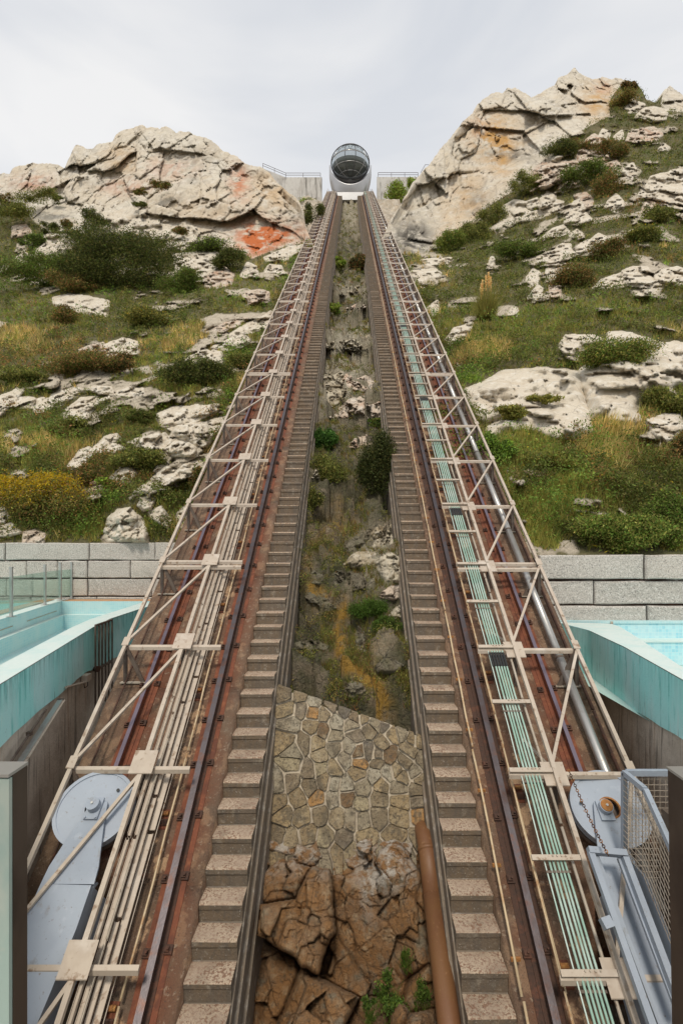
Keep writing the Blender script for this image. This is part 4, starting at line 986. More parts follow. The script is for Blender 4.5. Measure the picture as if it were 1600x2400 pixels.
# wires and thin pipes
def long_tube(name, label, cat, x, h, r, mt, y0=2.3, y1=63, seg=1.6, gap=.02, sag=.006, group=None, drift=0):
    t = empty(name, tp(x, y0, h), label, cat, group); Y = y0; k = 0
    while Y < y1:
        L_ = seg * (1 if Y < 14 else 4); n = 5 if Y < 14 else 3
        pts = [tp(x + drift * (Y + L_ * i / n) + rnd.uniform(-sag, sag), Y + (L_ - gap) * i / n, h + rnd.uniform(-sag, sag)) for i in range(n + 1)]
        m = MB(); m.tube(pts, r, 6); m.build('length', M[mt], t, smooth=True); Y += L_; k += 1
    return t
def long_bracket(t, x, h, y0, y1, st):
    Y = y0
    while Y < y1:
        m = MB(); m.bar(tp(x - .03, Y, h + .02), tp(x + .05, Y, h + .02), .02, .03); m.build('bracket', M['rust_orange'], t); Y += st
t = long_tube('yellow_pipe', 'thin yellowish pipe along the left track between cable trays and inner rail', 'pipe', -1.832, 6.90, .011, 'yellow_pipe', group='thin yellow pipes')
long_tube('steel_wire', 'thin pale wire strung beside the yellow pipe on the left track', 'wire', -1.895, 6.80, .0045, 'cream_paint', sag=.003, gap=0)
long_tube('haul_cable', 'thin dark haul cable along the outer edge of the left track', 'cable', -2.80, 6.78, .012, 'rust_dark', y0=4.5, sag=.001, gap=0)
t = long_tube('yellow_pipe', 'yellowish pipe on short brackets beside the right stairway', 'pipe', 1.378, 6.86, .012, 'yellow_pipe', group='thin yellow pipes'); long_bracket(t, 1.378, 6.86, 2.5, 16, .53)
t = long_tube('yellow_pipe', 'yellowish twin pipe between right inner rail and green cables', 'pipe', 1.706, 6.78, .010, 'yellow_pipe', group='thin yellow pipes', sag=.004)
pl = parent_world(t)
for k in range(9):
    m = MB(); a = 2.3 + k * 1.6; m.tube([tp(1.73, a, 6.84), tp(1.727, a + 1.55, 6.84)], .007, 6); m.build('second_length', M['yellow_pipe'], t)
long_tube('steel_rod', 'light steel rod between the green cables and the right truss', 'rod', 2.035, 6.60, .016, 'cream_grime', seg=2.4)
for k in range(14):       # junction brackets on both beds
    for sx2, lab in ((-1.90, 'l'), (1.83, 'r')):
        pass
ORD = 'lowest second third fourth fifth sixth seventh eighth ninth tenth eleventh twelfth thirteenth topmost'.split()
for sx2, sd in ((-1.905, -1), (1.80, 1)):
    for k in range(14):
        Y = 2.75 + k * 1.13 + (.2 if sd > 0 else 0)
        t = empty('cable_roller', tp(sx2, Y, 7.0), '%s rusty roller bracket going up the %s track bed' % (ORD[k], 'left' if sd < 0 else 'right'), 'roller bracket', 'rusty roller brackets on the %s track bed' % ('left' if sd < 0 else 'right'))
        m = MB(); m.tbox(sx2 - .045, sx2 + .045, Y - .07, Y + .07, 6.985, 7.003); m.build('plate', M['rust_red'], t)
        m = MB(); m.bar(tp(sx2 - .05, Y - .05, 6.95), tp(sx2 + .05, Y - .05, 6.95), .02, .06); m.build('bracket', M['rust_dark'], t)
        m = MB(); m.tube([tp(sx2 - .035, Y + .02, 6.955), tp(sx2 + .035, Y + .02, 6.955)], .022, 8); m.build('roller', M['rust_orange'], t)
# green cables on the right
cb_ = empty('cable_bundle', tp(1.9, 3, 6.5), 'bundle of six green cables clamped beside the right truss', 'cables')
for i in range(6):
    x = 1.775 + i * .034 + (0 if i else -.012)
    Y = 2.4
    while Y < 63:
        L_ = 1.224 if Y < 18 else 5; n = 4
        pts = [tp(x + (rnd.uniform(-.004, .004) if 0 < j < n else 0), Y + L_ * j / n, 6.545 + (.010 * math.sin(math.pi * j / n))) for j in range(n + 1)]
        m = MB(); m.tube(pts, .0115 if i else .007, 6, caps=False); m.build('cable', M['green_cable'] if i not in (0,) else M['pale_cable'], cb_, smooth=True); Y += L_
for Y in [NRt[0] + .612 * k for k in range(0, 92)]:
    if Y > 58: break
    half = round((Y - NRt[0]) / .612) % 2
    if half or True:
        m = MB(); m.bar(tp(1.64, Y, 6.502), tp(2.08, Y, 6.502), .045, .022, NR); b = m.build('clamp_bar', M['cream_paint'], cb_)
        if Y < 14:
            for i in range(1, 5):
                q = Vector(tp(1.79 + i * .04, Y, 6.485)); m = MB(); m.tube([q, q + NR * .012], .008, 6); m.build('bolt', M['cream_grime'], b)
        m = MB(); m.bar(tp(1.75, Y - .05, 6.56), tp(1.97, Y - .05, 6.56), .02, .03, NR); m.build('saddle', M['dark_steel'], cb_)
for Yc in (6.05, 8.48, 12.2, 17.0):
    for i in range(6):
        x = 1.775 + i * .034; m = MB(); m.tube([tp(x, Yc, 6.542), tp(x, Yc + .16, 6.542)], .0155, 7); m.build('black_sleeve', M['black_sleeve'], cb_)
# silver pipe, right
bp = empty('silver_pipe', tp(2.76, 4.4, 6.85), 'large silver pipe along the outer edge of the right track', 'pipe')
Y = 4.32
while Y < 63:
    L_ = 2.1 if Y < 18 else 6; m = MB(); m.tube([tp(2.76, Y, 6.83), tp(2.76, Y + L_ - .01, 6.83)], .052, 14); m.build('pipe_length', M['stainless'], bp, smooth=True)
    if Y < 30:
        m = MB(); m.tube([tp(2.76, Y + L_ - .012, 6.83), tp(2.76, Y + L_ + .006, 6.83)], .056, 14); m.build('coupling', M['dark_steel'], bp)
        m = MB(); m.bar(tp(2.66, Y + .9, 6.93), tp(2.87, Y + .9, 6.93), .04, .03); m.build('saddle', M['dark_steel'], bp)
    Y += L_
long_tube('dark_pipe', 'dark rusty pipe beyond the silver pipe at the beam edge', 'pipe', 2.935, 6.90, .022, 'rust_dark', y0=4.3, sag=.003)

# brown drain pipe down the bedrock
dp = empty('drain_pipe', ray(1000, 1960, 5.4), 'brown drain pipe emerging from the masonry wall and running down right', 'pipe')
m = MB(); m.tube([ray(985, 1935, 5.80), ray(990, 1944, 5.68), ray(995, 1958, 5.50), ray(1001, 1990, 5.33), ray(1014, 2100, 4.95)], [.088, .098, .1, .1, .1], 20); m.build('upper_length', M['brown_pipe'], dp, smooth=True)
m = MB(); m.tube([ray(1014, 2100, 4.95), ray(1052, 2400, 4.08), ray(1075, 2560, 3.7)], .1, 20); m.build('lower_length', M['brown_pipe'], dp, smooth=True)
m = MB(); m.tube([ray(1000.4, 1986, 5.345), ray(1002, 1996, 5.31)], .108, 20); m.build('collar', M['brown_pipe'], dp, smooth=True)

# ================================================================ PULLEY ARMS
def ext(poly, h0, h1, mb):            # polygon on the incline at h0 (photo pixels), thick to h1 below
    A_ = [Vector(S(x, y, h0)) for x, y in poly]; n = len(poly); B_ = [p - NR * (h1 - h0) for p in A_]
    mb.add(B_ + A_, [tuple(range(n))[::-1], tuple(range(n, 2 * n))] + [(i, (i + 1) % n, n + (i + 1) % n, n + i) for i in range(n)])
def disc(mb, c, r0, r1, t0, t1, n=48, nrm=NR):
    """ring r0..r1 between heights t0..t1 above c"""
    c = Vector(c); u = Vector(nrm).orthogonal().normalized(); v = Vector(nrm).cross(u); b = len(mb.v)
    for t in (t0, t1):
        for r in (r0, r1):
            for k in range(n):
                a = 2 * math.pi * k / n; mb.v.append(tuple(c + (u * math.cos(a) + v * math.sin(a)) * r + Vector(nrm) * t))
    for k in range(n):
        k2 = (k + 1) % n; A0, A1, B0, B1 = b, b + n, b + 2 * n, b + 3 * n
        mb.f += [(A1 + k, A1 + k2, B1 + k2, B1 + k), (B0 + k, B1 + k, B1 + k2, B0 + k2), (A0 + k2, A0 + k, B0 + k, B0 + k2), (A0 + k, A0 + k2, A1 + k2, A1 + k)]
LBc = lambda pts: crop(0, 1750, 2.613, pts)
RBc = lambda pts: crop(1000, 1750, 2.613, pts)
def pulley(side, c, label, rust):
    root = empty('pulley_arm', tuple(Vector(c) - NR * .3), label, 'pulley arm', 'blue grey rope pulleys at the foot of the tracks')
    nrm = (NR + Vector((.10 * -side, 0, 0))).normalized()
    m = MB(); disc(m, c, .096, .352, -.02, .0, nrm=nrm); w_ = m.build('pulley_wheel', M['blue_grey_paint'], root); fixnormals(w_.data)
    m = MB(); disc(m, c, .335, .368, -.07, .012, nrm=nrm); r_ = m.build('rim', M['blue_grey_paint'], w_, smooth=False); fixnormals(r_.data)
    m = MB(); disc(m, Vector(c) - Vector(nrm) * .10, .0, .30, -.012, .0, nrm=nrm); disc(m, Vector(c) - Vector(nrm) * .13, .30, .368, -.02, .03, nrm=nrm); q = m.build('rear_flange', M['dark_steel'], w_); fixnormals(q.data)
    m = MB(); hp = Vector(c) + (Vector((.17, 0, 0)) if side < 0 else Vector((-.265, 0, 0))) + AX * (.17 if side < 0 else .05); disc(m, hp, .0, .016, .0005, .003, 16, nrm=nrm); m.build('hole', M['black_sleeve'], w_)
    m = MB(); disc(m, c, .087, .103, -.03, .006, nrm=nrm); q = m.build('hub_ring', M['rust_orange'] if rust else M['blue_grey_paint'], w_); fixnormals(q.data)
    return root, w_, nrm
cL = S(222, 1893, 6.60)
rootPL, wl, nl = pulley(-1, cL, 'blue grey pulley wheel and arm at the foot of the left track', False)
m = MB(); ext(LBc([(505, 430), (525, 395), (655, 330), (660, 345), (640, 445), (605, 735), (576, 842), (250, 840), (300, 735), (400, 580)]), 6.555, 6.575, m); q = m.build('neck_plate', M['blue_grey_paint'], rootPL); fixnormals(q.data)
m = MB(); ext(LBc([(250, 840), (560, 848), (470, 1110), (388, 1310), (320, 1480), (220, 1720), (150, 1990), (-120, 1990), (60, 1400), (130, 1160), (165, 1030)]), 6.545, 6.95, m); q = m.build('body', M['blue_grey_paint'], rootPL); fixnormals(q.data)
m = MB(); ext(LBc([(598, 830), (576, 860), (480, 1115), (330, 1500), (300, 1500), (480, 1060), (562, 846)]), 6.62, 6.65, m); q = m.build('side_flange', M['blue_grey_paint'], rootPL); fixnormals(q.data)
m = MB(); p0 = Vector(S(222, 1896, 6.55))
def plate(mb, c, a, b, t0, t1):
    c = Vector(c); P = [c + Vector((x, 0, 0)) + AX * y + NR * z for z in (t0, t1) for (x, y) in ((-a, -b), (a, -b), (a, b), (-a, b))]; mb.hexa(P)
plate(m, p0, .066, .10, .0, .022); b1 = m.build('bearing_block', M['blue_grey_paint'], rootPL)
m = MB(); disc(m, p0 + AX * .02, 0, .062, .0225, .09, 32); q = m.build('bearing_cap', M['blue_grey_paint'], b1); fixnormals(q.data)
m = MB(); disc(m, p0 + AX * .02, 0, .012, .09, .105, 8); q = m.build('grease_nipple', M['stainless'], b1); fixnormals(q.data)
for dx in (-.05, .05):
    for dy in (-.085,):
        m = MB(); disc(m, p0 + Vector((dx, 0, 0)) + AX * dy, 0, .012, .022, .038, 6); q = m.build('bolt', M['blue_grey_paint'], b1); fixnormals(q.data)
cR = S(1428, 1893, 6.60)
rootPR, wr, nr_ = pulley(1, cR, 'blue grey pulley wheel with rusty hub at the foot of the right track', True)
m = MB(); ext(RBc([(1018, 340), (1075, 350), (1140, 460), (1215, 470), (1240, 640), (1300, 760), (1320, 1100), (1120, 900), (1060, 700), (1042, 600)]), 6.555, 6.575, m); q = m.build('neck_plate', M['blue_grey_paint'], rootPR); fixnormals(q.data)
m = MB(); ext(RBc([(1112, 870), (1260, 866), (1400, 1080), (1700, 1900), (1460, 2000), (1280, 1380)]), 6.55, 6.95, m); q = m.build('body', M['blue_grey_paint'], rootPR); fixnormals(q.data)
p0 = Vector(S(1416, 1901, 6.55)); m = MB(); plate(m, p0, .066, .09, .0, .022); b1 = m.build('bearing_block', M['blue_grey_paint'], rootPR)
m = MB(); disc(m, p0 + AX * .02, 0, .064, .0225, .08, 32); q = m.build('bearing_housing', M['blue_grey_paint'], b1); fixnormals(q.data)
m = MB(); disc(m, p0 + AX * .02, 0, .056, .0805, .09, 32); q = m.build('rusty_cap', M['rust_orange'], b1); fixnormals(q.data); q['label'] = 'rusty orange bearing cap'
m = MB(); disc(m, p0 + AX * .02, 0, .012, .0905, .10, 10); q = m.build('bolt', M['stainless'], b1); fixnormals(q.data)
# chain over the right pulley
ca = Vector(S(1332, 1806, 6.22)); cbp = Vector(S(1426, 2008, 5.98))
ch = empty('chain', cbp, 'rusty chain hanging in front of the right pulley wheel', 'chain')
import bmesh
m = MB(); nL = 34; lk = (cbp - ca).length / nL
cir = [Vector((math.cos(t_) * .011, 0, math.sin(t_) * lk * .62)) for t_ in np.linspace(0, 2 * math.pi, 11)]
m.tube([tuple(c) for c in cir], .0038, 5); lm = m.mesh('link', M['rust_dark'])
lm2 = m.mesh('link', M['rust_orange'])
for i in range(nL):
    p = ca.lerp(cbp, i / nL); p.z -= .03 * math.sin(math.pi * i / nL)
    o = link('link', lm if i % 4 else lm2, ch, p - cbp); d = (cbp - ca).normalized()
    o.rotation_mode = 'QUATERNION'; from mathutils import Quaternion
    o.rotation_quaternion = d.to_track_quat('Z', 'Y') @ Quaternion((0, 0, 1), R(90 * (i % 2) + 35))
# access frame, right
fr = empty('guard_framework', S(1420, 2000, 6.2), 'blue grey U-shaped steel frame in front of the right pulley arm', 'metal framework')
def slopebar(a, b, ha, hb, wd, hg, name, parent, mt='blue_grey_paint'):
    m = MB(); m.bar(S(*a, ha), S(*b, hb), wd, hg, NR); return m.build(name, M[mt], parent)
slopebar((1377, 1993), (1466, 2001), 6.18, 6.18, .05, .07, 'top_bar', fr)
slopebar((1383, 1998), (1536, 2430), 6.18, 6.18, .05, .05, 'left_leg', fr)
slopebar((1397, 2008), (1556, 2430), 6.24, 6.24, .035, .03, 'left_inner_lip', fr)
slopebar((1463, 2010), (1598, 2370), 6.18, 6.18, .05, .06, 'right_leg', fr)
slopebar((1448, 2012), (1585, 2372), 6.24, 6.24, .02, .03, 'right_inner_lip', fr)
slopebar((1414, 2150), (1428, 2176), 6.12, 6.12, .08, .06, 'clamp', fr)
# mesh guard
mg = empty('mesh_guard', (2.45, 4.0, -3.0), 'blue grey guard with welded wire mesh beside the right pulley', 'mesh guard')
XG = 2.452
def gp(Y, z): return (XG, Y, z)
Yb_, Ya_ = 4.365, 4.055
zt_, zb_ = -2.01, -2.74
top_l = [gp(Yb_, zt_), gp(Ya_, zt_), gp(2.6, zt_ - (Ya_ - 2.6) * T)]
bot_l = [gp(Yb_, zb_), gp(Ya_, zb_), gp(2.6, zb_ - (Ya_ - 2.6) * T)]
for a, b in zip(top_l[:-1], top_l[1:]):
    m = MB(); m.bar(a, b, .04, .045); m.build('top_rail', M['blue_grey_paint'], mg)
m = MB(); m.bar(top_l[0], (XG, Yb_, zb_ - .1), .04, .04, (0, 1, 0)); m.build('corner_post', M['blue_grey_paint'], mg)
def zt_at(Y): return zt_ if Y > Ya_ else zt_ - (Ya_ - Y) * T
def zb_at(Y): return zb_ if Y > Ya_ else zb_ - (Ya_ - Y) * T
Y = Yb_ - .05
while Y > 2.62:
    m = MB(); m.tube([(XG - .012, Y, zb_at(Y)), (XG - .012, Y, zt_at(Y) - .01)], .0028, 4, False); m.build('wire', M['cream_paint'], mg); Y -= .048
k = .05
while k < .72:
    m = MB(); m.tube([(XG - .018, Yb_, zt_ - k), (XG - .018, Ya_, zt_ - k), (XG - .018, 2.6, zt_ - k - (Ya_ - 2.6) * T)], .0028, 4, False); m.build('wire', M['cream_paint'], mg); k += .05
m = MB(); m.prism([gp(Yb_, zb_), gp(Ya_, zb_), gp(2.6, zb_ - (Ya_ - 2.6) * T), gp(2.6, zb_ - (Ya_ - 2.6) * T - .34), gp(Ya_, zb_ - .34), gp(Yb_, zb_ - .24)], (.02, 0, 0)); q = m.build('solid_panel', M['blue_grey_paint'], mg); fixnormals(q.data)
m = MB(); m.bar((XG + .02, Yb_, zt_), (4.6, Yb_, zt_), .04, .05); m.build('top_rail', M['blue_grey_paint'], mg)
x = XG + .06
while x < 3.6:
    m = MB(); m.tube([(x, Yb_, zt_), (x, Yb_, -3.1)], .0028, 4, False); m.build('wire', M['cream_paint'], mg); x += .052
k = .06
while k < .95:
    m = MB(); m.tube([(XG, Yb_ + .006, zt_ - k), (3.6, Yb_ + .006, zt_ - k)], .0028, 4, False); m.build('wire', M['cream_paint'], mg); k += .052
m = MB(); m.box((2.62, 3.55, -3.75), (3.5, 3.9, -2.95)); m.build('inner_cabinet', M['blue_grey_paint'], mg)
m = MB(); m.box((2.75, 4.2, -3.0), (2.95, 4.3, -2.3)); m.build('inner_plate', M['dark_steel'], mg)
# floor of the machinery pits
m = MB(); m.add([tp(-3.3, 1.3, 8.1), tp(-2.1, 1.3, 8.1), tp(-2.1, 5, 8.1), tp(-3.3, 5, 8.1)], [(0, 1, 2, 3)]); tag(m.build('pit_floor', M['side_concrete']), kind='structure')
m = MB(); m.add([tp(2.05, 1.3, 8.0), tp(4.2, 1.3, 8.0), tp(4.2, 5, 8.0), tp(2.05, 5, 8.0)], [(0, 1, 2, 3)]); tag(m.build('pit_floor', M['side_concrete']), kind='structure')

# ================================================================ SUMMIT
sw = empty('summit_wall', (-6, 66, 46), 'pale stained concrete parapet wall left of the cabin', 'wall', 'concrete walls at the summit')
m = MB(); m.box((-8.72, 66, 45.5), (-3.80, 66.5, 50.25)); m.build('front_wall', M['summit_concrete'], sw)
m = MB(); m.prism([(-8.72, 66, 45.5), (-11.6, 64.4, 45.5), (-11.6, 64.4, 50.25), (-8.72, 66, 50.25)], (-.1, .5, 0)); q = m.build('angled_wall', M['summit_concrete'], sw); fixnormals(q.data)
sw2 = empty('summit_wall', (6, 66, 46), 'pale stained concrete parapet wall right of the cabin, with ivy', 'wall', 'concrete walls at the summit')
m = MB(); m.box((3.64, 66, 45.5), (9.3, 66.5, 50.3)); m.build('front_wall', M['summit_concrete'], sw2)
m = MB(); m.box((-3.62, 66, 43.5), (3.5, 66.4, 46.55)); tag(m.build('summit_landing', M['dark_steel']), kind='structure')
m = MB(); m.box((4.3, 64.5, 43.0), (9.5, 65.5, 45.9)); tag(m.build('lower_wall', M['granite']), 'low stone wall at the foot of the right summit parapet', 'wall')
def handrail(pts, label, step=1.6):
    t = empty('handrail', pts[0], label, 'handrail', 'dark handrails on the summit walls')
    for a, b in zip(pts[:-1], pts[1:]):
        a, b = Vector(a), Vector(b); n = max(1, int((b - a).length / step))
        for hz in (.33, .62):
            m = MB(); m.tube([a + Vector((0, 0, hz)), b + Vector((0, 0, hz))], .028, 6); m.build('rail', M['rust_dark'], t)
        for i in range(n + 1):
            p = a.lerp(b, i / n); m = MB(); m.tube([p, p + Vector((0, 0, .62))], .028, 6); m.build('post', M['rust_dark'], t)
handrail([(-11.5, 64.4, 50.25), (-8.7, 66.05, 50.25), (-4.0, 66.05, 50.25)], 'thin dark handrail on the summit wall left of the cabin')
handrail([(3.8, 66.05, 50.3), (9.2, 66.05, 50.3)], 'thin dark handrail on the summit wall right of the cabin')
t = empty('handrail', (9.3, 65.5, 51), 'short handrail end beside the right cliff at the summit', 'handrail')
m = MB(); m.tube([ray(985, 405, 64), ray(996, 386, 64), ray(1004, 386, 64), ray(1004, 398, 64)], .03, 6); m.build('rail', M['rust_dark'], t)

# ---- the spherical cabin
YC = 62.4; ZC = (CY - 385.0) / F * YC; RX, RY, RZ = 2.40, 1.92, 1.92; XC = 0.03
cab = empty('lift_cabin', (XC, YC, 44.0), 'spherical glass lift cabin in a white cradle at the top of the tracks', 'lift cabin')
C0 = Vector((XC, YC, ZC))
def ell(th, ph, k=1.0):   # th polar from the forward-down pole, ph round it
    return None
def sph(az, el, k=1.0):   # az 0 towards the viewer
    return C0 + Vector((RX * k * math.sin(az) * math.cos(el), -RY * k * math.cos(az) * math.cos(el), RZ * k * math.sin(el)))
def sph_patch(name, az0, az1, e0, e1, mt, k=1.0, na=40, ne=24):
    m = MB(); vs = [sph(az0 + (az1 - az0) * i / na, e0 + (e1 - e0) * j / ne, k) for j in range(ne + 1) for i in range(na + 1)]
    m.add(vs, [(j * (na + 1) + i, j * (na + 1) + i + 1, (j + 1) * (na + 1) + i + 1, (j + 1) * (na + 1) + i) for j in range(ne) for i in range(na)])
    return m.build(name, M[mt], cab, smooth=True)
sph_patch('glass_bubble', R(-100), R(100), R(-88), R(84), 'cabin_glass')
sph_patch('rear_shell', R(100), R(260), R(-88), R(12), 'cabin_silver')
sph_patch('rear_glass', R(100), R(260), R(12.5), R(84), 'cabin_glass')  # glass put in place of the white ceiling so the bright sky shows
sph_patch('roof_cap', R(-180), R(180), R(84.5), R(90), 'cabin_silver', 1.0, 40, 5)
sph_patch('inner_lining', R(115), R(245), R(-30), R(4), 'cabin_silver', .96)
m = MB(); n = 40
m.add([tuple(C0 + Vector((RX * .93 * math.cos(2 * math.pi * i / n), RY * .93 * math.sin(2 * math.pi * i / n), -.25))) for i in range(n)], [tuple(range(n))]); m.build('floor', M['seat_grey'], cab)
m = MB(); m.box(tuple(C0 + Vector((-.55, .9, .1))), tuple(C0 + Vector((.55, 1.2, 1.55)))); m.build('door', M['cabin_dark'], cab)
m = MB()
for s in (-1, 1): m.box(tuple(C0 + Vector((s * 1.15 - .35, .2, -.25))), tuple(C0 + Vector((s * 1.15 + .35, 1.0, .6))))
m.build('seats', M['cabin_dark'], cab)
for s in (-1, 1):
    m = MB(); m.box(tuple(C0 + Vector((s * 1.2 - .5, .95, .75))), tuple(C0 + Vector((s * 1.2 + .5, 1.0, .85)))); m.build('light_panel', M['cabin_white'], cab)
def curve(fn, r, name, mt='cabin_frame'):
    m = MB(); m.tube([fn(i / 36) for i in range(37)], r, 6); return m.build(name, M[mt], cab, smooth=True)
for s in (-1, 1):
    for xx, r in ((.30, .05),):
        curve(lambda t, s=s, xx=xx: sph(s * (R(16)), R(-80) + R(160) * t, 1.012), .05, 'rib')
    curve(lambda t, s=s: sph(s * R(50), R(-80) + R(150) * t, 1.01), .03, 'rib', 'cabin_silver')
    curve(lambda t, s=s: sph(s * R(92), R(-85) + R(170) * t, 1.015), .06, 'rib')
for el, r in ((52, .05), (8, .055), (-28, .04), (-55, .035)):
    curve(lambda t, el=el: sph(R(-92) + R(184) * t, R(el), 1.012), r * .8, 'hoop', 'cabin_frame' if el > 30 else 'cabin_silver')
# outline hoop facing the viewer, as the dark rim round the bubble
VD = Vector((0, -math.sin(R(38)), math.cos(R(38))))
curve(lambda t: C0 + Vector((RX * 1.015 * math.cos(2 * math.pi * t), 0, 0)) + VD * (RY * 1.015 * math.sin(2 * math.pi * t)) - Vector((0, .25, .1)), .055, 'rim_hoop')
# cradle: cup whose rim dips at the front
zb0 = 44.45
def cup(az, t, k=1.0):
    c_ = .5 - .5 * math.cos(az)             # 0 front, 1 back
    side_ = min(1, max(0, (abs(math.sin(az / 2)) - .10) / .58)); side_ = side_ * side_ * (3 - 2 * side_)
    zr = 48.0
    if math.cos(az) > -.15:
        for _ in range(6):
            f = min(1, (zr - zb0) / 3.6); r = 1.68 + (2.70 - 1.68) * math.sin(max(0, f) * math.pi / 2) ** .8
            yy = YC - r * .8 * math.cos(az); dx = abs(r * math.sin(az)) * F / yy
            zr = .5 * zr + .5 * min(48.8, (CY - (385.5 + 46.0 * math.sqrt(max(0, 1 - (dx / 48.5) ** 2)))) / F * yy)
    else: zr = 48.8
    z = zb0 + (zr - zb0) * t
    f = min(1, (z - zb0) / 3.6); r = 1.68 + (2.70 - 1.68) * math.sin(f * math.pi / 2) ** .8
    ry = r * .80
    return Vector((XC + r * k * math.sin(az), YC - ry * k * math.cos(az), z))
m = MB(); na, nz = 72, 16
vs = [cup(2 * math.pi * i / na, j / nz) for j in range(nz + 1) for i in range(na)] + [cup(2 * math.pi * i / na, j / nz, .965) for j in range(nz + 1) for i in range(na)]
o1 = (nz + 1) * na
fs = [(j * na + i, j * na + (i + 1) % na, (j + 1) * na + (i + 1) % na, (j + 1) * na + i) for j in range(nz) for i in range(na)]
fs += [(o1 + j * na + (i + 1) % na, o1 + j * na + i, o1 + (j + 1) * na + i, o1 + (j + 1) * na + (i + 1) % na) for j in range(nz) for i in range(na)]
fs += [(nz * na + i, nz * na + (i + 1) % na, o1 + nz * na + (i + 1) % na, o1 + nz * na + i) for i in range(na)] + [tuple(range(na))[::-1]]
m.add(vs, fs); q = m.build('cradle', M['cabin_silver'], cab, smooth=True)
m = MB(); m.hexa([(XC - 1.48, 60.75, 43.45), (XC + 1.48, 60.75, 43.45), (XC + 1.48, 63.3, 43.45), (XC - 1.48, 63.3, 43.45), (XC - 1.66, 60.8, 44.44), (XC + 1.66, 60.8, 44.44), (XC + 1.66, 63.4, 44.44), (XC - 1.66, 63.4, 44.44)]); m.build('skirt', M['cabin_white'], cab)
m = MB(); m.box((XC - 2.3, 61.0, 43.9), (XC - 1.7, 63, 44.4)); m.box((XC + 1.7, 61.0, 43.9), (XC + 2.3, 63, 44.4)); m.build('bogies', M['cabin_dark'], cab)
m = MB(); m.box((XC - 1.3, 61.2, 42.6), (XC + 1.3, 63, 43.44)); m.build('undercarriage', M['rust_dark'], cab)
m = MB(); m.box((-1.25, 62.5, 40.4), (1.25, 66, 42.55)); tag(m.build('gully_headwall', M['dark_steel']), 'dark brown headwall at the top of the gully below the cabin', 'wall')
# ================================================================ ROCKS ON THE SLOPES
def hill_at(side, px, py):
    P, c = hill_point(side, np.array([float(px)]), np.array([float(py)])); return Vector(P[0])
def make_rock(poly, label, mt='outcrop_rock', thick=1.0, cat='rock', facet_amp=1.0, seed=0, depth=None, grow=3.5):
    pl_ = np.array(poly); x0, y0 = pl_.min(0) - 12; x1, y1 = pl_.max(0) + 12
    size = max(x1 - x0, y1 - y0); g_ = min(4.2, max(2.2, size / 60))
    cxp, cyp = pl_.mean(0); side = -1 if cxp < 790 else 1
    xs = np.arange(x0, x1, g_); ys = np.arange(y0, y1, g_); PX, PY = np.meshgrid(xs, ys)
    px, py = PX.ravel(), PY.ravel()
    wob = (fbm(np.stack([px * .05, py * .05, px * 0 + seed], 1), 200 + seed) - .5) * min(12, size * .08)
    sd = inpoly_sd(poly, px, py) + wob * .7 + grow
    if depth is None:
        Y = baseY(side, px, py); P0 = np.stack([(px - CX) * Y / F, Y, (CY - py) * Y / F], 1)
        base, _ = hill_point(side, px, py, np.zeros(len(px)))
    else:
        Z0 = lambda Yv: None
        Y = depth(px, py); base = np.stack([(px - CX) * Y / F, Y, (CY - py) * Y / F], 1); P0 = base
    mpp = Y / F                                   # metres per photo pixel there
    minr = sd.max()
    A_ = thick * minr * mpp * 1.05
    t = np.clip((sd + 1.0) / max(3, minr * .75), -1, 1)
    dome = np.where(t > 0, np.clip(1 - (1 - np.clip(t * 1.5, 0, 1)) ** 2.2, 0, 1), t * 3)
    rel = (np.clip((py - cyp) / (y1 - y0), -.6, .6))
    S_ = minr * float(np.mean(mpp)) * 2
    q = P0 + .15 * S_ * (np.stack([fbm(P0 * 2 / S_, 5), fbm(P0 * 2 / S_, 6), fbm(P0 * 2 / S_, 8)], 1) - .5)
    v1, e1 = facet(q / (S_ * .6) * np.array([1, 1, 1.25]) + seed * 3.1, 210 + seed, 1.1, seed % 2 == 0); v2, e2 = facet(q / (S_ * .25), 217 + seed, 1.1, True); v3, e3 = facet(q / (S_ * .09), 230)
    cr = fbm(q * 3, 240)
    f = A_ * 1.0 * v1 + A_ * .22 * v2 + A_ * .04 * v3 - A_ * .22 * np.exp(-e1 * 30) - A_ * .07 * np.exp(-e2 * 22) + (cr - .5) * .05 * facet_amp
    off = A_ * dome * (.75 + .35 * rel) + f * facet_amp * np.clip(t * 2, 0, 1)
    off = np.where(t < 0, t * A_ * 1.5 - .05, np.maximum(off, .03 * dome * S_ + t * .02))
    dist = np.linalg.norm(base, axis=1)
    V = base * (1 - off / dist)[:, None]
    idx = np.arange(len(V)).reshape(PX.shape)
    Fq = np.stack([idx[1:, :-1].ravel(), idx[1:, 1:].ravel(), idx[:-1, 1:].ravel(), idx[:-1, :-1].ravel()], 1)
    Fq = Fq[(sd[Fq] > -5).all(1)]
    u, inv = np.unique(Fq, return_inverse=True); V = V[u]; c = V.mean(0)
    o = link('rock', arr_mesh('rock', V - c, inv.reshape(Fq.shape), M[mt]), None, tuple(c))
    return tag(o, label, cat, 'rocks on the slopes')
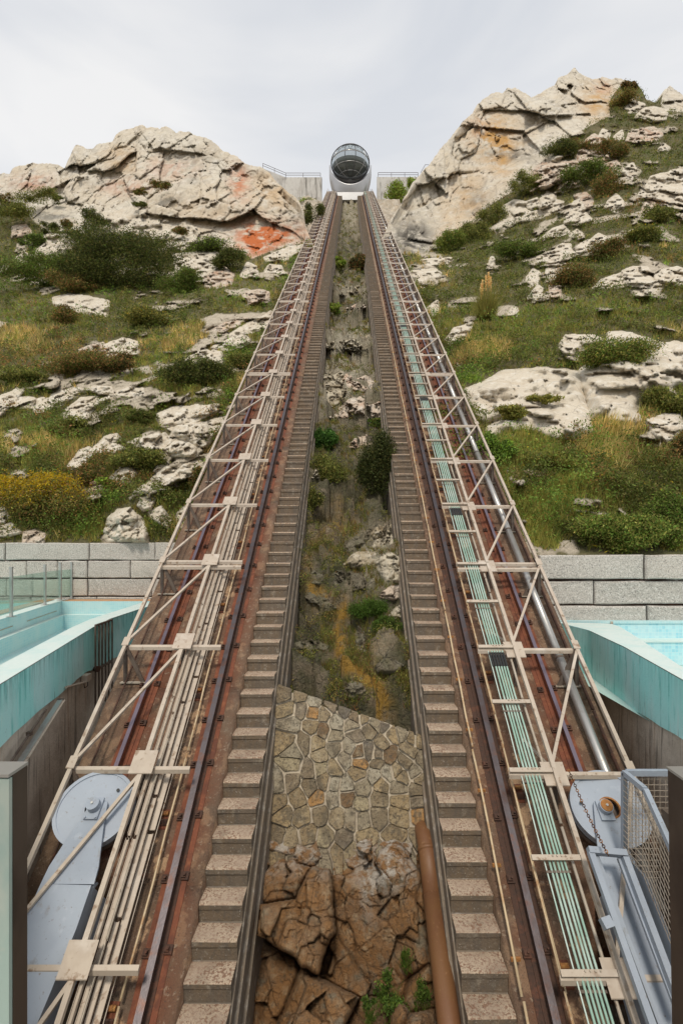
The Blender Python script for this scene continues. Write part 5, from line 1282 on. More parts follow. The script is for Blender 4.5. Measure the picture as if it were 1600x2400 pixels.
ROCKS = [
 (A([(520,790),(640,745),(700,770),(810,765),(880,800),(905,870),(850,890),(760,900),(680,890),(640,905),(540,880),(420,905),(400,870),(480,800)]), 'broad pale outcrop at the foot of the left cliff above the dark bush', 'outcrop_rock'),
 (A([(805,975),(910,965),(980,955),(1055,1020),(960,1020),(880,1050),(810,1050)]), 'pale slab just right of the big dark bush', 'outcrop_rock'),
 (A([(870,1060),(960,1025),(1010,1030),(940,1075),(890,1085)]), 'small flat rock under the slab right of the dark bush', 'outcrop_rock'),
 (A([(945,1100),(960,1060),(1030,1035),(1070,1065),(1060,1105),(1000,1120),(950,1118)]), 'round boulder with an orange lichen spot below the left cliff', 'reddish_rock'),
 (A([(1110,1070),(1140,1015),(1175,1030),(1180,1070),(1130,1080)]), 'small upright pale rock between round boulder and left track', 'outcrop_rock'),
 (A([(1215,990),(1280,960),(1390,930),(1395,950),(1300,1000),(1230,1005)]), 'long flat ledge below the orange stained cliff foot', 'outcrop_rock'),
 (A([(165,960),(225,865),(270,885),(380,895),(370,930),(300,960),(290,1000),(190,1000)]), 'angular pale outcrop left of the big dark bush', 'outcrop_rock'),
 (A([(78,990),(115,960),(135,1000),(110,1012)]), 'small pale rock among shrubs at far left under the cliff', 'outcrop_rock'),
 (A([(770,920),(830,880),(890,885),(895,920),(840,950),(780,945)]), 'grey boulder between the broad outcrop and the dark bush', 'outcrop_rock'),
 (A([(1120,1168),(1140,1150),(1190,1140),(1230,1150),(1235,1190),(1150,1200)]), 'brownish half-buried boulder left of the left truss', 'reddish_rock'),
 (A([(1220,1050),(1240,1025),(1290,1030),(1300,1055)]), 'low pale rock in grass close to the upper left truss', 'outcrop_rock'),
 (A([(60,850),(120,840),(150,880),(60,890)]), 'small tan rock on the ledge at far left', 'reddish_rock'),
 (D([(245,0),(330,-20),(500,10),(490,75),(400,65),(320,50),(250,30)]), 'long tan slab lying alone in green scrub at upper left', 'outcrop_rock'),
 (D([(365,240),(430,215),(475,205),(485,240),(430,255)]), 'small rock touching the squarish tan boulder on the left slope', 'reddish_rock'),
 (D([(485,215),(560,185),(630,200),(635,260),(560,260),(500,285),(480,260)]), 'squarish tan boulder in the middle of the left slope', 'outcrop_rock'),
 (D([(-60,470),(0,450),(80,418),(105,425),(80,455),(160,460),(150,500),(60,500),(0,540),(-60,560)]), 'bright white ledge at the left edge of the photo', 'outcrop_rock'),
 (D([(170,465),(230,460),(240,440),(360,410),(375,420),(310,470),(250,500),(225,520),(160,520)]), 'pale ledge right of the bright white edge slab', 'outcrop_rock'),
 (D([(380,425),(430,405),(510,410),(515,440),(440,430)]), 'thin pale rock in the middle of the white ledge row', 'outcrop_rock'),
 (D([(525,435),(590,412),(655,415),(658,438),(590,448)]), 'rightmost thin pale rock of the white ledge row', 'outcrop_rock'),
 (D([(290,530),(370,460),(440,455),(500,455),(500,470),(460,480),(400,530),(350,565),(300,550)]), 'white slanting slab below the white ledge row', 'outcrop_rock'),
 (D([(830,310),(880,265),(940,235),(970,250),(975,290),(890,300)]), 'pale wedge rock above the dark rounded shrub', 'outcrop_rock'),
 (D([(980,240),(1015,250),(1022,297),(985,300)]), 'small upright block beside the pale wedge rock', 'outcrop_rock'),
 (D([(970,225),(1060,190),(1140,185),(1150,215),(1100,235),(1010,230)]), 'low slab right of and above the pale wedge rock', 'outcrop_rock'),
 (D([(1060,170),(1150,110),(1240,65),(1250,120),(1170,150),(1080,180)]), 'cracked grey slab against the left truss at mid height', 'outcrop_rock'),
 (D([(985,140),(1060,110),(1140,90),(1110,110),(1020,150)]), 'thin tan slab left of the cracked grey slab', 'reddish_rock'),
 (D([(710,545),(800,500),(1000,490),(1010,510),(930,550),(860,570),(750,590)]), 'broad layered slab left of the truss on the lower slope', 'outcrop_rock'),
 (D([(775,600),(840,575),(950,572),(985,630),(950,685),(900,660),(850,650)]), 'smooth bright slab below the broad layered slab', 'outcrop_rock'),
 (D([(950,570),(1040,545),(1035,600),(990,625)]), 'grey block between the smooth bright slab and the truss', 'outcrop_rock'),
 (D([(590,660),(680,635),(760,620),(790,650),(750,690),(640,695)]), 'cream slab left of the smooth bright slab', 'outcrop_rock'),
 (D([(760,690),(800,660),(860,655),(900,690),(890,720),(800,722)]), 'low cream rock under the smooth bright slab', 'outcrop_rock'),
 (D([(430,690),(480,640),(540,625),(555,650),(510,660),(570,690),(520,712),(440,712)]), 'white cracked rock right of the gorse, upper of a pair', 'outcrop_rock'),
 (D([(318,770),(370,700),(410,685),(445,712),(400,740),(380,775),(330,782)]), 'white cracked rock right of the gorse, lower of a pair', 'outcrop_rock'),
 (D([(510,825),(560,780),(590,765),(625,800),(605,850),(540,855)]), 'rounded boulder midway between gorse and track', 'outcrop_rock'),
 (D([(620,890),(690,840),(760,775),(850,800),(850,830),(790,850),(830,860),(700,885)]), 'layered pale outcrop right of the rounded boulder', 'outcrop_rock'),
 (D([(825,790),(860,755),(930,748),(935,790),(890,808)]), 'pale block beside the truss above the granite wall', 'outcrop_rock'),
 (D([(635,950),(650,920),(690,908),(715,920),(690,965),(660,972)]), 'small rock just above the largest lower boulder', 'outcrop_rock'),
 (D([(478,1100),(500,1010),(540,973),(600,962),(650,1010),(680,1080),(682,1118),(500,1116)]), 'large rounded boulder resting on top of the left granite wall', 'outcrop_rock'),
 (D([(685,985),(740,958),(788,1020),(770,1052),(700,1012)]), 'tilted rock right of the large rounded boulder', 'outcrop_rock'),
 (D([(365,900),(430,815),(450,860),(430,905),(390,925)]), 'brownish rock right of the yellow gorse', 'reddish_rock'),
 (D([(-10,970),(35,958),(45,1000),(20,1030),(-10,1035)]), 'small rock left of the gorse at the photo edge, upper one', 'outcrop_rock'),
 (D([(-10,1045),(60,1035),(95,1075),(40,1088),(-10,1085)]), 'flat rock below the gorse at the left photo edge', 'outcrop_rock'),
 (D([(110,1075),(160,1065),(210,1085),(200,1120),(110,1120)]), 'brown rock under the gorse on the granite wall', 'reddish_rock'),
 (D([(820,985),(855,955),(870,1000),(840,1060),(815,1030)]), 'narrow rock tucked against the truss above the granite wall', 'outcrop_rock'),
 (B([(1085,520),(1100,470),(1160,425),(1210,450),(1230,490),(1225,530),(1160,572),(1090,545)]), 'big boulder with reddish stains on the right slope', 'reddish_rock'),
 (B([(868,682),(880,590),(930,560),(1030,550),(1085,552),(1040,600),(1000,640),(930,667)]), 'sloping reddish slab at the edge of the right cliff', 'reddish_rock'),
 (B([(715,857),(740,760),(790,725),(850,735),(830,760),(870,780),(985,775),(900,805),(760,830),(735,857)]), 'white L-shaped ledge under the reddish slab', 'outcrop_rock'),
 (B([(845,737),(895,718),(905,747),(860,758)]), 'small rock on the white L-shaped ledge', 'outcrop_rock'),
 (B([(915,722),(945,690),(975,700),(980,725),(1015,735),(1010,762),(960,780),(915,777)]), 'cluster rock right of the white L-shaped ledge', 'outcrop_rock'),
 (B([(1025,827),(1060,740),(1095,718),(1115,780),(1162,827),(1090,834)]), 'pointed white pyramid rock on the right slope', 'outcrop_rock'),
 (B([(1068,702),(1120,693),(1152,720),(1140,757),(1110,742)]), 'tan rock just behind the white pyramid rock', 'reddish_rock'),
 (B([(995,667),(1040,635),(1090,633),(1100,655),(1060,662),(1010,687)]), 'low pinkish rock left of the green bush', 'reddish_rock'),
 (B([(1288,592),(1335,558),(1345,578),(1372,592),(1340,622),(1300,612)]), 'white angular rock in heath at upper right', 'outcrop_rock'),
 (B([(1208,762),(1225,730),(1260,700),(1290,732),(1292,762),(1260,777)]), 'pale rock in heath right of the pyramid rock', 'outcrop_rock'),
 (B([(1308,452),(1320,420),(1380,400),(1430,393),(1467,420),(1440,452),(1370,458)]), 'wide tan outcrop high on the right slope', 'reddish_rock'),
 (B([(1183,432),(1200,403),(1228,413),(1222,447)]), 'small rock above the reddish stained boulder', 'outcrop_rock'),
 (B([(1253,432),(1285,408),(1288,437),(1262,447)]), 'small rock between stained boulder and wide tan outcrop', 'outcrop_rock'),
 (B([(1453,497),(1480,470),(1502,485),(1490,502)]), 'small isolated rock in heath at far upper right', 'outcrop_rock'),
 (B([(1400,672),(1420,620),(1490,600),(1560,585),(1620,590),(1620,625),(1490,642),(1470,680),(1430,692)]), 'rounded pale outcrop at the right photo edge, upper', 'outcrop_rock'),
 (B([(1438,722),(1480,658),(1568,648),(1640,680),(1640,770),(1520,768),(1470,747)]), 'blocky pale outcrop at the right photo edge, lower', 'outcrop_rock'),
 (B([(1358,742),(1370,690),(1420,683),(1418,717),(1380,742)]), 'small pale block left of the right edge outcrops', 'outcrop_rock'),
 (B([(1378,790),(1390,735),(1440,723),(1458,745),(1400,792)]), 'tan block above the round green shrub at right', 'reddish_rock'),
 (B([(928,892),(970,858),(1020,843),(1042,870),(1000,887)]), 'low pale rock in the middle of the right slope', 'outcrop_rock'),
 (B([(1048,882),(1080,863),(1105,880),(1070,892)]), 'tiny pale rock right of the low pale rock', 'outcrop_rock'),
 (B([(898,987),(960,970),(1010,928),(1048,930),(1048,975),(990,1002),(900,1017)]), 'long pale rock, left end of a slanting row', 'outcrop_rock'),
 (B([(1043,967),(1100,930),(1180,883),(1238,910),(1242,947),(1150,952),(1060,977)]), 'long pale rock, upper right end of a slanting row', 'outcrop_rock'),
 (B([(853,1077),(880,1043),(907,1060),(897,1102),(860,1117)]), 'small white boulder near the pampas grass', 'outcrop_rock'),
 (B([(943,1032),(978,1023),(972,1077),(946,1082)]), 'small upright rock under the slanting rock row', 'outcrop_rock'),
 (B([(1153,1132),(1190,1093),(1292,1058),(1292,1122),(1200,1122)]), 'pale rock, left part of a wide outcrop on the right slope', 'outcrop_rock'),
 (B([(1288,1050),(1340,1033),(1400,1038),(1430,1090),(1482,1120),(1420,1162),(1360,1167),(1298,1122)]), 'white cracked rock in the centre of the wide right outcrop', 'outcrop_rock'),
 (B([(1430,1082),(1470,1048),(1540,1033),(1600,1050),(1600,1100),(1490,1117)]), 'pale rock, right part of the wide right outcrop', 'outcrop_rock'),
 (B([(855,1178),(900,1118),(918,1130),(912,1182)]), 'white rock below the small boulder near the pampas grass', 'outcrop_rock'),
 (B([(955,1120),(975,1095),(1005,1100),(1000,1165),(960,1170)]), 'tan upright rock right of the pampas grass', 'reddish_rock'),
 (B([(672,1018),(690,988),(700,1000),(692,1022)]), 'tiny pale rock in shrubs above the pampas grass', 'outcrop_rock'),
 (B([(1350,347),(1380,308),(1430,298),(1492,315),(1482,352),(1420,362)]), 'pale rock just below the right skyline', 'outcrop_rock'),
 (B([(1305,300),(1340,270),(1385,285),(1380,310),(1320,320)]), 'small pale rock under the skyline shrub', 'outcrop_rock'),
 (B([(320,1052),(430,1043),(452,1060),(430,1092),(330,1092)]), 'flat grey slab right of the right truss, lower of two', 'outcrop_rock'),
 (B([(370,1002),(500,993),(485,1012),(400,1018)]), 'flat grey slab right of the right truss, upper of two', 'outcrop_rock'),
 (B([(1213,562),(1260,543),(1278,570),(1240,592),(1215,587)]), 'small tan rock right of the reddish stained boulder', 'reddish_rock'),
 (B([(958,532),(985,508),(1007,525),(990,547)]), 'small rock at the cliff edge above the reddish slab', 'outcrop_rock'),
 (E([(570,420),(640,395),(740,335),(900,320),(1040,330),(1090,340),(1100,420),(1130,520),(1152,622),(1060,652),(940,625),(870,590),(740,607),(680,642),(665,600),(720,560),(640,560),(600,500)]), 'huge rounded pale outcrop right of the right truss', 'outcrop_rock'),
 (E([(1000,215),(1030,173),(1150,168),(1205,190),(1100,205),(1040,267)]), 'grey rock left of the shrub growing on the right outcrop', 'outcrop_rock'),
 (E([(1095,335),(1210,215),(1225,160),(1290,153),(1470,203),(1640,205),(1640,390),(1430,422),(1350,510),(1372,562),(1290,572),(1150,540),(1115,420)]), 'huge blocky cracked outcrop at the right edge of the photo', 'outcrop_rock'),
 (E([(1400,562),(1480,533),(1550,533),(1568,600),(1490,668),(1420,602)]), 'pale rock under the huge blocky outcrop at the right edge', 'outcrop_rock'),
 (E([(395,45),(440,13),(445,50),(420,72)]), 'small grey rock against the right truss at mid height', 'outcrop_rock'),
 (E([(478,192),(520,140),(600,113),(572,160),(560,187),(500,212)]), 'pale rock below the pampas grass next to the truss', 'outcrop_rock'),
 (E([(768,77),(780,48),(807,50),(800,77)]), 'small pale rock right of the pampas grass foot', 'outcrop_rock'),
 (E([(840,790),(880,765),(940,770),(930,810),(860,815)]), 'brown rock half hidden in grass above the right granite wall', 'reddish_rock'),
]
THICK = {0: .8}
for i, (poly, lab, mt) in enumerate(ROCKS):
    big = max(np.ptp(np.array(poly)[:, 0]), np.ptp(np.array(poly)[:, 1]))
    make_rock(poly, lab, mt, thick=.8 if big > 130 else 1.2, seed=i % 17)
# rocks in the gully
def gully_depth(px, py):
    Yv = F * 8.15 / (py - 327)
    for _ in range(5):
        Zv = gully_z((px - CX) * Yv / F, Yv); Yv = .5 * Yv + .5 * F * np.clip(T * Yv - Zv, 7.4, 9) / (py - 327)
    return Yv
G1 = lambda pts: crop(720, 600, 6.533, pts)
G2 = lambda pts: crop(680, 950, 5.6, pts)
GR = [
 (G1([(380,575),(385,520),(560,500),(700,470),(860,455),(880,500),(760,510),(830,575),(600,580)]), 'flat whitish slab across the upper gully', 'outcrop_rock', 1.2),
 (G1([(560,855),(620,800),(700,770),(800,720),(930,620),(935,700),(880,780),(700,830)]), 'orange tinted thin slab in the upper gully', 'reddish_rock', 1.0),
 (G1([(280,1140),(380,1130),(520,1180),(640,1190),(760,1250),(780,1360),(700,1350),(520,1340),(380,1390),(270,1370)]), 'grey slab at the left of the middle gully', 'outcrop_rock', .5),
 (G1([(770,1250),(860,1220),(1000,1210),(1010,1300),(900,1430),(800,1480),(770,1400)]), 'cracked grey slab at the right of the middle gully', 'outcrop_rock', .6),
 (G1([(280,1400),(450,1370),(600,1380),(700,1440),(740,1490),(600,1460),(480,1500),(470,1420)]), 'mossy rounded ledge below the grey slabs in the gully', 'gully_rock', .7),
 (G1([(210,2280),(250,1780),(330,1710),(520,1720),(560,1800),(520,1900),(560,2000),(680,2090),(560,2190),(330,2330)]), 'large smooth pale boulder at the left of the gully', 'outcrop_rock', .5),
 (G1([(530,1870),(600,1800),(700,1760),(850,1780),(1000,1900),(1050,2010),(940,2080),(720,2060),(560,1990)]), 'brown creased rock right of the smooth gully boulder', 'reddish_rock', .5),
 (G1([(500,2340),(640,2190),(900,2130),(1080,2090),(1130,2200),(1120,2480),(900,2440),(700,2420)]), 'orange brown overhanging slab in the middle gully', 'reddish_rock', .6),
 (G2([(540,150),(660,80),(780,90),(830,140),(700,155)]), 'thin sandy slab under the overhang in the gully', 'reddish_rock', .5),
 (G2([(770,520),(830,440),(980,400),(1070,430),(1060,500),(960,540),(800,560)]), 'sandy rock left of the dark gully bush', 'reddish_rock', .7),
 (G2([(1065,1690),(1150,1590),(1270,1545),(1345,1570),(1330,1660),(1200,1720),(1100,1740)]), 'smooth pale boulder against the right stairway wall, upper', 'outcrop_rock', .9),
 (G2([(1070,1870),(1120,1780),(1250,1710),(1370,1690),(1400,1850),(1290,1900),(1150,1900)]), 'smooth pale boulder against the right stairway wall, lower', 'outcrop_rock', .9),
 (G2([(780,1980),(900,1920),(1050,1930),(1180,1960),(1400,1900),(1450,2100),(1440,2330),(1250,2340),(1100,2100),(900,2140),(700,2100)]), 'fractured grey white rock mass low in the gully', 'outcrop_rock', .8),
 (G2([(700,1900),(800,1760),(960,1640),(1060,1650),(1040,1740),(900,1860),(760,1930)]), 'yellowish layered rock left of the smooth gully boulders', 'gully_rock', .6),
 (G2([(270,2200),(350,2130),(420,2180),(440,2300),(380,2360),(290,2330)]), 'dark rounded rock at the lower left of the gully', 'gully_rock', .8),
 (G2([(270,750),(320,700),(360,780),(330,830),(360,860),(360,950),(290,950)]), 'small pale rocks against the left stairway wall', 'outcrop_rock', .9),
 (C3([(880,720),(920,640),(985,690),(1000,820),(990,990),(930,1010),(900,880)]), 'narrow upright grey stone right of the ochre stream', 'gully_rock', 1.0),
 (C3([(1060,1040),(1080,860),(1140,700),(1230,690),(1380,780),(1450,920),(1440,1080),(1300,1150),(1130,1150)]), 'large grey weathered boulder low in the gully by the right wall', 'gully_rock', .7),
 (C3([(610,100),(700,40),(860,40),(1000,110),(980,230),(820,260),(680,240)]), 'grey brown rock face above the green plants in the gully', 'gully_rock', .7),
 (C3([(1150,320),(1180,240),(1290,200),(1400,180),(1410,330),(1300,340)]), 'pinkish rock at the right wall of the gully', 'reddish_rock', .8),
 (C3([(1240,540),(1290,460),(1370,400),(1430,470),(1420,545)]), 'small white stone at the right wall of the gully', 'outcrop_rock', .9),
 (C3([(330,320),(380,250),(560,330),(680,440),(600,480),(430,400)]), 'slanting grey slab left of the ochre stream', 'gully_rock', .6),
 (C3([(200,830),(300,790),(500,800),(620,850),(560,890),(380,880),(220,880)]), 'flat brown ledge left of the ochre stream', 'gully_rock', .6),
 (C3([(760,1290),(860,1230),(960,1260),(1000,1340),(900,1420),(790,1400)]), 'rounded grey stone below the ochre stream', 'gully_rock', .8),
]
for i, (poly, lab, mt, th) in enumerate(GR):
    mt = 'gully_stone' if mt == 'outcrop_rock' else mt
    o = make_rock(poly, lab, mt, thick=th, seed=i % 13 + 3, depth=gully_depth, grow=1); o['group'] = 'rocks in the gully'
    if mt == 'gully_rock':
        for an, v in (('pale', .5), ('moss', .35), ('ochre', .0)):
            a_ = o.data.attributes.new(an, 'FLOAT', 'POINT'); a_.data.foreach_set('value', np.full(len(o.data.vertices), v, np.float32))

# ================================================================ VEGETATION
def pick(pal, n, jit=.25):
    pal = np.array(pal); c = pal[rng.integers(0, len(pal), n)]
    return np.clip(c * np.array([2.75, 2.45, 1.55]) * (1 + (rng.random((n, 1)) - .5) * 2 * jit) * (1 + (rng.random((n, 3)) - .5) * .2), .005, 1)
GREEN = [(.080, .098, .035), (.105, .118, .045), (.060, .078, .026), (.125, .135, .055), (.095, .098, .04)]
STRAW = [(.26, .215, .14), (.21, .175, .105), (.18, .155, .085), (.29, .25, .17), (.14, .135, .065)]
OLIVE = [(.12, .125, .045), (.15, .145, .06), (.10, .10, .04)]
HEATH = [(.045, .06, .022), (.06, .075, .03), (.035, .05, .02), (.075, .07, .035), (.05, .07, .02)]
BROWN = [(.12, .075, .045), (.09, .055, .035), (.14, .09, .05)]
BRIGHT = [(.11, .19, .035), (.13, .20, .05), (.08, .16, .03)]
DARK = [(.022, .03, .014), (.03, .04, .018), (.018, .026, .012), (.04, .045, .02)]
PAL = dict(green=GREEN + OLIVE, straw=STRAW + OLIVE, olive=OLIVE + GREEN, heath=HEATH, brown=BROWN + HEATH, bright=BRIGHT, dark=DARK, leafy=[(.05, .09, .025), (.065, .11, .03), (.04, .075, .02), (.08, .12, .035)])
def blades(roots, nb, hgt, spread, pal_sel, width=.012):
    """grass: nb thin triangles per root"""
    n = len(roots); k = n * nb
    r = np.repeat(roots, nb, 0); h = np.repeat(hgt, nb) * rng.uniform(.45, 1.15, k)
    a = rng.uniform(0, 2 * np.pi, k); sp = np.repeat(spread, nb)
    base = r + np.stack([np.cos(a) * sp * rng.random(k), np.sin(a) * sp * rng.random(k), -.04 + 0 * a], 1)
    lean = rng.uniform(.1, .75, k); b = rng.uniform(0, 2 * np.pi, k)
    tip = base + np.stack([np.cos(b) * lean * h, np.sin(b) * lean * h - .15 * h, h * np.sqrt(1 - np.minimum(lean, .95) ** 2)], 1)
    wv = rng.uniform(0, 2 * np.pi, k); wd = width * rng.uniform(.6, 1.4, k) * np.sqrt(np.clip(base[:, 1] / 14, .5, 3))
    W = np.stack([np.cos(wv * 0 + rng.normal(0, .5, k)), np.sin(rng.normal(0, .5, k)), 0 * wv], 1) * wd[:, None]
    V = np.stack([base - W, base + W, tip], 1).reshape(-1, 3)
    col_ = np.repeat(np.repeat(pal_sel, nb, 0) * rng.uniform(.75, 1.3, (k, 1)), 3, 0)
    return V, col_
def leaves(centers, size, pal_c):
    """small two-sided leaf diamonds with random pose"""
    k = len(centers); d1 = rng.normal(size=(k, 3)); d1 /= np.linalg.norm(d1, axis=1)[:, None]
    d1[:, 2] = np.abs(d1[:, 2]) * .8 + .15
    d2 = np.cross(d1, rng.normal(size=(k, 3))); d2 /= np.linalg.norm(d2, axis=1)[:, None]
    s = size[:, None] if hasattr(size, '__len__') else size
    V = np.stack([centers - d1 * s, centers + d2 * s * .45, centers + d1 * s, centers - d2 * s * .45], 1).reshape(-1, 3)
    return V, np.repeat(pal_c, 4, 0)
allpoly = [r[0] for r in ROCKS]
def rockmask(px, py, m=2):
    out = np.zeros(len(px), bool)
    for p in allpoly:
        a = np.array(p); x0, y0 = a.min(0) - 5; x1, y1 = a.max(0) + 5
        s = (px > x0) & (px < x1) & (py > y0) & (py < y1)
        if s.any():
            ii = np.where(s)[0]; out[ii[inpoly_sd(p, px[ii], py[ii]) > m]] = True
    return out
def scatter(side, n):
    """random directions over the visible hillside, evenly over the picture of the slope but thinned with true spacing"""
    x0, x1 = (-60, 800) if side < 0 else (830, 1660)
    px = rng.uniform(x0, x1, n); top = np.maximum(lerp_line(cliffL_base if side < 0 else cliffR_base, px) - 3, lerp_line(skyL if side < 0 else skyR, px) + 6)
    py = top + (1305 - top) * rng.random(n) ** .92
    ok = (px < 820 - .26 * (py - 327) - 0) if side < 0 else (px > 820 + .26 * (py - 327))
    px, py = px[ok], py[ok]
    if side > 0: ok = inpoly_sd(B([(1463, 285), (1478, 215), (1505, 180), (1620, 200), (1660, 330), (1560, 320), (1490, 310)]), px, py) < 0; px, py = px[ok], py[ok]
    ok = ~rockmask(px, py, -4) & (py < 1268 if side < 0 else py < 1290); px, py = px[ok], py[ok]
    P, _ = hill_point(side, px, py, np.zeros(len(px)))
    Y0 = baseY(side, px, py); ok = rocky(side, px, py, np.stack([(px - CX) * Y0 / F, Y0, (CY - py) * Y0 / F], 1)) < .4
    return px[ok], py[ok], P[ok]
REG = [  # (side, cx, cy, rx, ry, kind, weight) broad patches
 (-1, 130, 700, 170, 60, 'green', 1.4), (-1, 400, 735, 120, 40, 'heath', 1.3), (-1, 60, 800, 60, 40, 'straw', 1.5), (-1, 560, 720, 90, 60, 'olive', 1), (-1, 480, 780, 90, 40, 'straw', 1.1),
 (-1, 150, 840, 120, 30, 'brown', 1.4), (-1, 330, 880, 130, 35, 'olive', 1.1), (-1, 120, 1000, 110, 40, 'olive', .9), (-1, 130, 1060, 120, 30, 'straw', .8), (-1, 340, 960, 110, 30, 'green', .9), (-1, 220, 985, 60, 30, 'heath', 1.4),
 (-1, 60, 1085, 80, 30, 'green', 1.2), (-1, 250, 1110, 60, 60, 'brown', 1.1), (-1, 330, 1080, 70, 25, 'heath', 1.1), (-1, 180, 1240, 120, 30, 'olive', 1.2), (-1, 370, 1220, 30, 40, 'bright', .8), (-1, 430, 900, 80, 40, 'green', 1), (-1, 100, 560, 130, 30, 'heath', 1.2), (-1, 60, 470, 80, 20, 'heath', 1.5), (-1, 260, 650, 220, 60, 'leafy', 1.1), (-1, 540, 660, 100, 30, 'olive', 1),
 (1, 1180, 640, 120, 60, 'heath', 1.6), (1, 1300, 520, 160, 60, 'heath', 1.5), (1, 1450, 330, 160, 80, 'heath', 1.6), (1, 1450, 480, 150, 60, 'brown', 1.1), (1, 1500, 530, 110, 25, 'green', 1.3), (1, 1520, 610, 90, 25, 'bright', .9), (1, 1420, 660, 160, 40, 'heath', 1.3),
 (1, 1010, 640, 70, 40, 'straw', 1.1), (1, 1060, 760, 80, 40, 'green', 1.1), (1, 1100, 830, 90, 30, 'straw', 1.0), (1, 1230, 770, 140, 40, 'green', 1.2), (1, 1400, 720, 170, 30, 'green', 1.2), (1, 1160, 860, 130, 30, 'leafy', 1.2), (1, 1110, 890, 40, 20, 'bright', 1.2),
 (1, 1230, 1040, 150, 50, 'olive', 1.3), (1, 1450, 1060, 120, 60, 'straw', .8), (1, 1330, 1180, 220, 70, 'olive', 1.3), (1, 1180, 1130, 60, 50, 'green', 1.2), (1, 1220, 1260, 80, 40, 'green', 1.2), (1, 1530, 1200, 70, 80, 'heath', 1.4), (1, 1560, 930, 60, 60, 'green', 1.2), (1, 1450, 1130, 60, 30, 'brown', 1), (1, 1560, 1060, 40, 60, 'brown', 1.3), (1, 1260, 940, 60, 20, 'olive', 1),
]
KN = ['green', 'straw', 'olive', 'heath', 'brown', 'bright', 'leafy']
BIAS = [-.02, .12, .0, .34, .16, -.1, .10]
def classify(side, px, py, P):
    W = np.zeros((len(px), len(KN)))
    for s, cx, cy, rx, ry, k, wt in REG:
        if s == side: W[:, KN.index(k)] += wt * gauss(px, py, cx, cy, rx * 1.15, ry * 1.25)
    for i, k in enumerate(KN): W[:, i] += (fbm(P * .8 + i * 31, 300 + i, 3) - .42) * 2.4 * (1 if k not in ('bright',) else .5) + rng.normal(0, .07, len(px)) + BIAS[i] + (.18 if side > 0 and k == 'heath' else 0)
    return W.argmax(1)
def lump(P, s): return np.clip((fbm(P * 1.3, 320 + s, 3) - .35) * 2.2, 0, 1)
def veg(side, name, n_g, n_l):
    # grass
    px, py, P = scatter(side, n_g); K = classify(side, px, py, P)
    Vs, Cs = [], []
    for i, k in enumerate(KN):
        if k in ('heath', 'brown', 'leafy'): s = (K == i) & (rng.random(len(K)) < .25)
        else: s = K == i
        if not s.any(): continue
        pc = pick(PAL[k if k not in ('heath', 'brown', 'leafy') else 'olive'], s.sum())
        hg = rng.uniform(.14, .32, s.sum()) * (1.5 if k == 'straw' else 1)
        V, C = blades(P[s], 6, hg, np.full(s.sum(), .10), pc); Vs.append(V); Cs.append(C)
    V = np.concatenate(Vs); C = np.concatenate(Cs)
    C = C * (.55 + 1.15 * fbm(V * .9, 350, 3) + .25 * (fbm(V * .25, 351, 2) - .5))[:, None]
    tag(link('grass', arr_mesh('grass', V, np.arange(len(V)).reshape(-1, 3), M['leaf'], False, dict(Col=C))), 'wild grass over the %s slope' % ('left' if side < 0 else 'right'), 'grass', kind='stuff')
    # low heath: leaf clouds that swell in lumps
    px, py, P = scatter(side, n_l); K = classify(side, px, py, P)
    keep = np.isin(K, [KN.index(k) for k in ('heath', 'brown', 'leafy')]) | (rng.random(len(K)) < .22)
    P, K = P[keep], K[keep]; nl = 11; k = len(P) * nl
    hgt = .05 + .6 * lump(P, 1)
    c = np.repeat(P, nl, 0) + rng.normal(0, 1, (k, 3)) * np.array([.10, .10, .05]); u = rng.random(k) ** .5
    c[:, 2] += np.repeat(hgt, nl) * u; c[:, 1] -= np.repeat(hgt, nl) * u * .3
    pc = np.zeros((len(P), 3))
    for i, kk in enumerate(KN):
        s = K == i
        if s.any(): pc[s] = pick(PAL[kk if kk in ('heath', 'brown', 'leafy') else 'leafy'], s.sum())
    C = np.repeat(pc, nl, 0) * rng.uniform(.65, 1.5, (k, 1)) * np.repeat(.55 + 1.1 * fbm(P * 1.6, 352, 2), nl)[:, None]
    sz = rng.uniform(.022, .05, k) * np.sqrt(np.clip(c[:, 1] / 16, .6, 2.4))
    fl = rng.random(k) < .004
    C[fl] = (.55, .42, .04)
    V, C = leaves(c, sz, C)
    tag(link('low_shrubs', arr_mesh('low_shrubs', V, np.arange(len(V)).reshape(-1, 4), M['leaf'], False, dict(Col=C))), 'low heath and creeping shrubs over the %s slope' % ('left' if side < 0 else 'right'), 'ground cover', kind='stuff')
veg(-1, 'l', 38000, 27000)
veg(1, 'r', 38000, 34000)
# gully plants
n = 17000; Yr = F * 8.15 / (rng.uniform(480, 1690, n) - 327); Xr = rng.uniform(-.96, .92, n); q = np.stack([Xr, Yr, Yr * .8], 1)
okk = fbm(q * np.array([1.8, 1.1, 1.1]), 340, 3) > .505; Xr, Yr = Xr[okk], Yr[okk]
Zr = gully_z(Xr, Yr); P = np.stack([Xr, Yr, Zr], 1); gx = CX + Xr * F / Yr; gy = CY - Zr * F / Yr
ok2 = np.ones(len(P), bool)
for p, *_ in GR: ok2 &= inpoly_sd(p, gx, gy) < 1
for (ax, ay), (bx, by) in zip(path[:-1], path[1:]):
    t = np.clip(((gx - ax) * (bx - ax) + (gy - ay) * (by - ay)) / ((bx - ax) ** 2 + (by - ay) ** 2), 0, 1); ok2 &= np.hypot(gx - ax - t * (bx - ax), gy - ay - t * (by - ay)) > 13
P = P[ok2]
pc = pick(HEATH + PAL['green'] + BROWN, len(P))
V, C = blades(P, 7, rng.uniform(.07, .22, len(P)), np.full(len(P), .06), pc, .005)
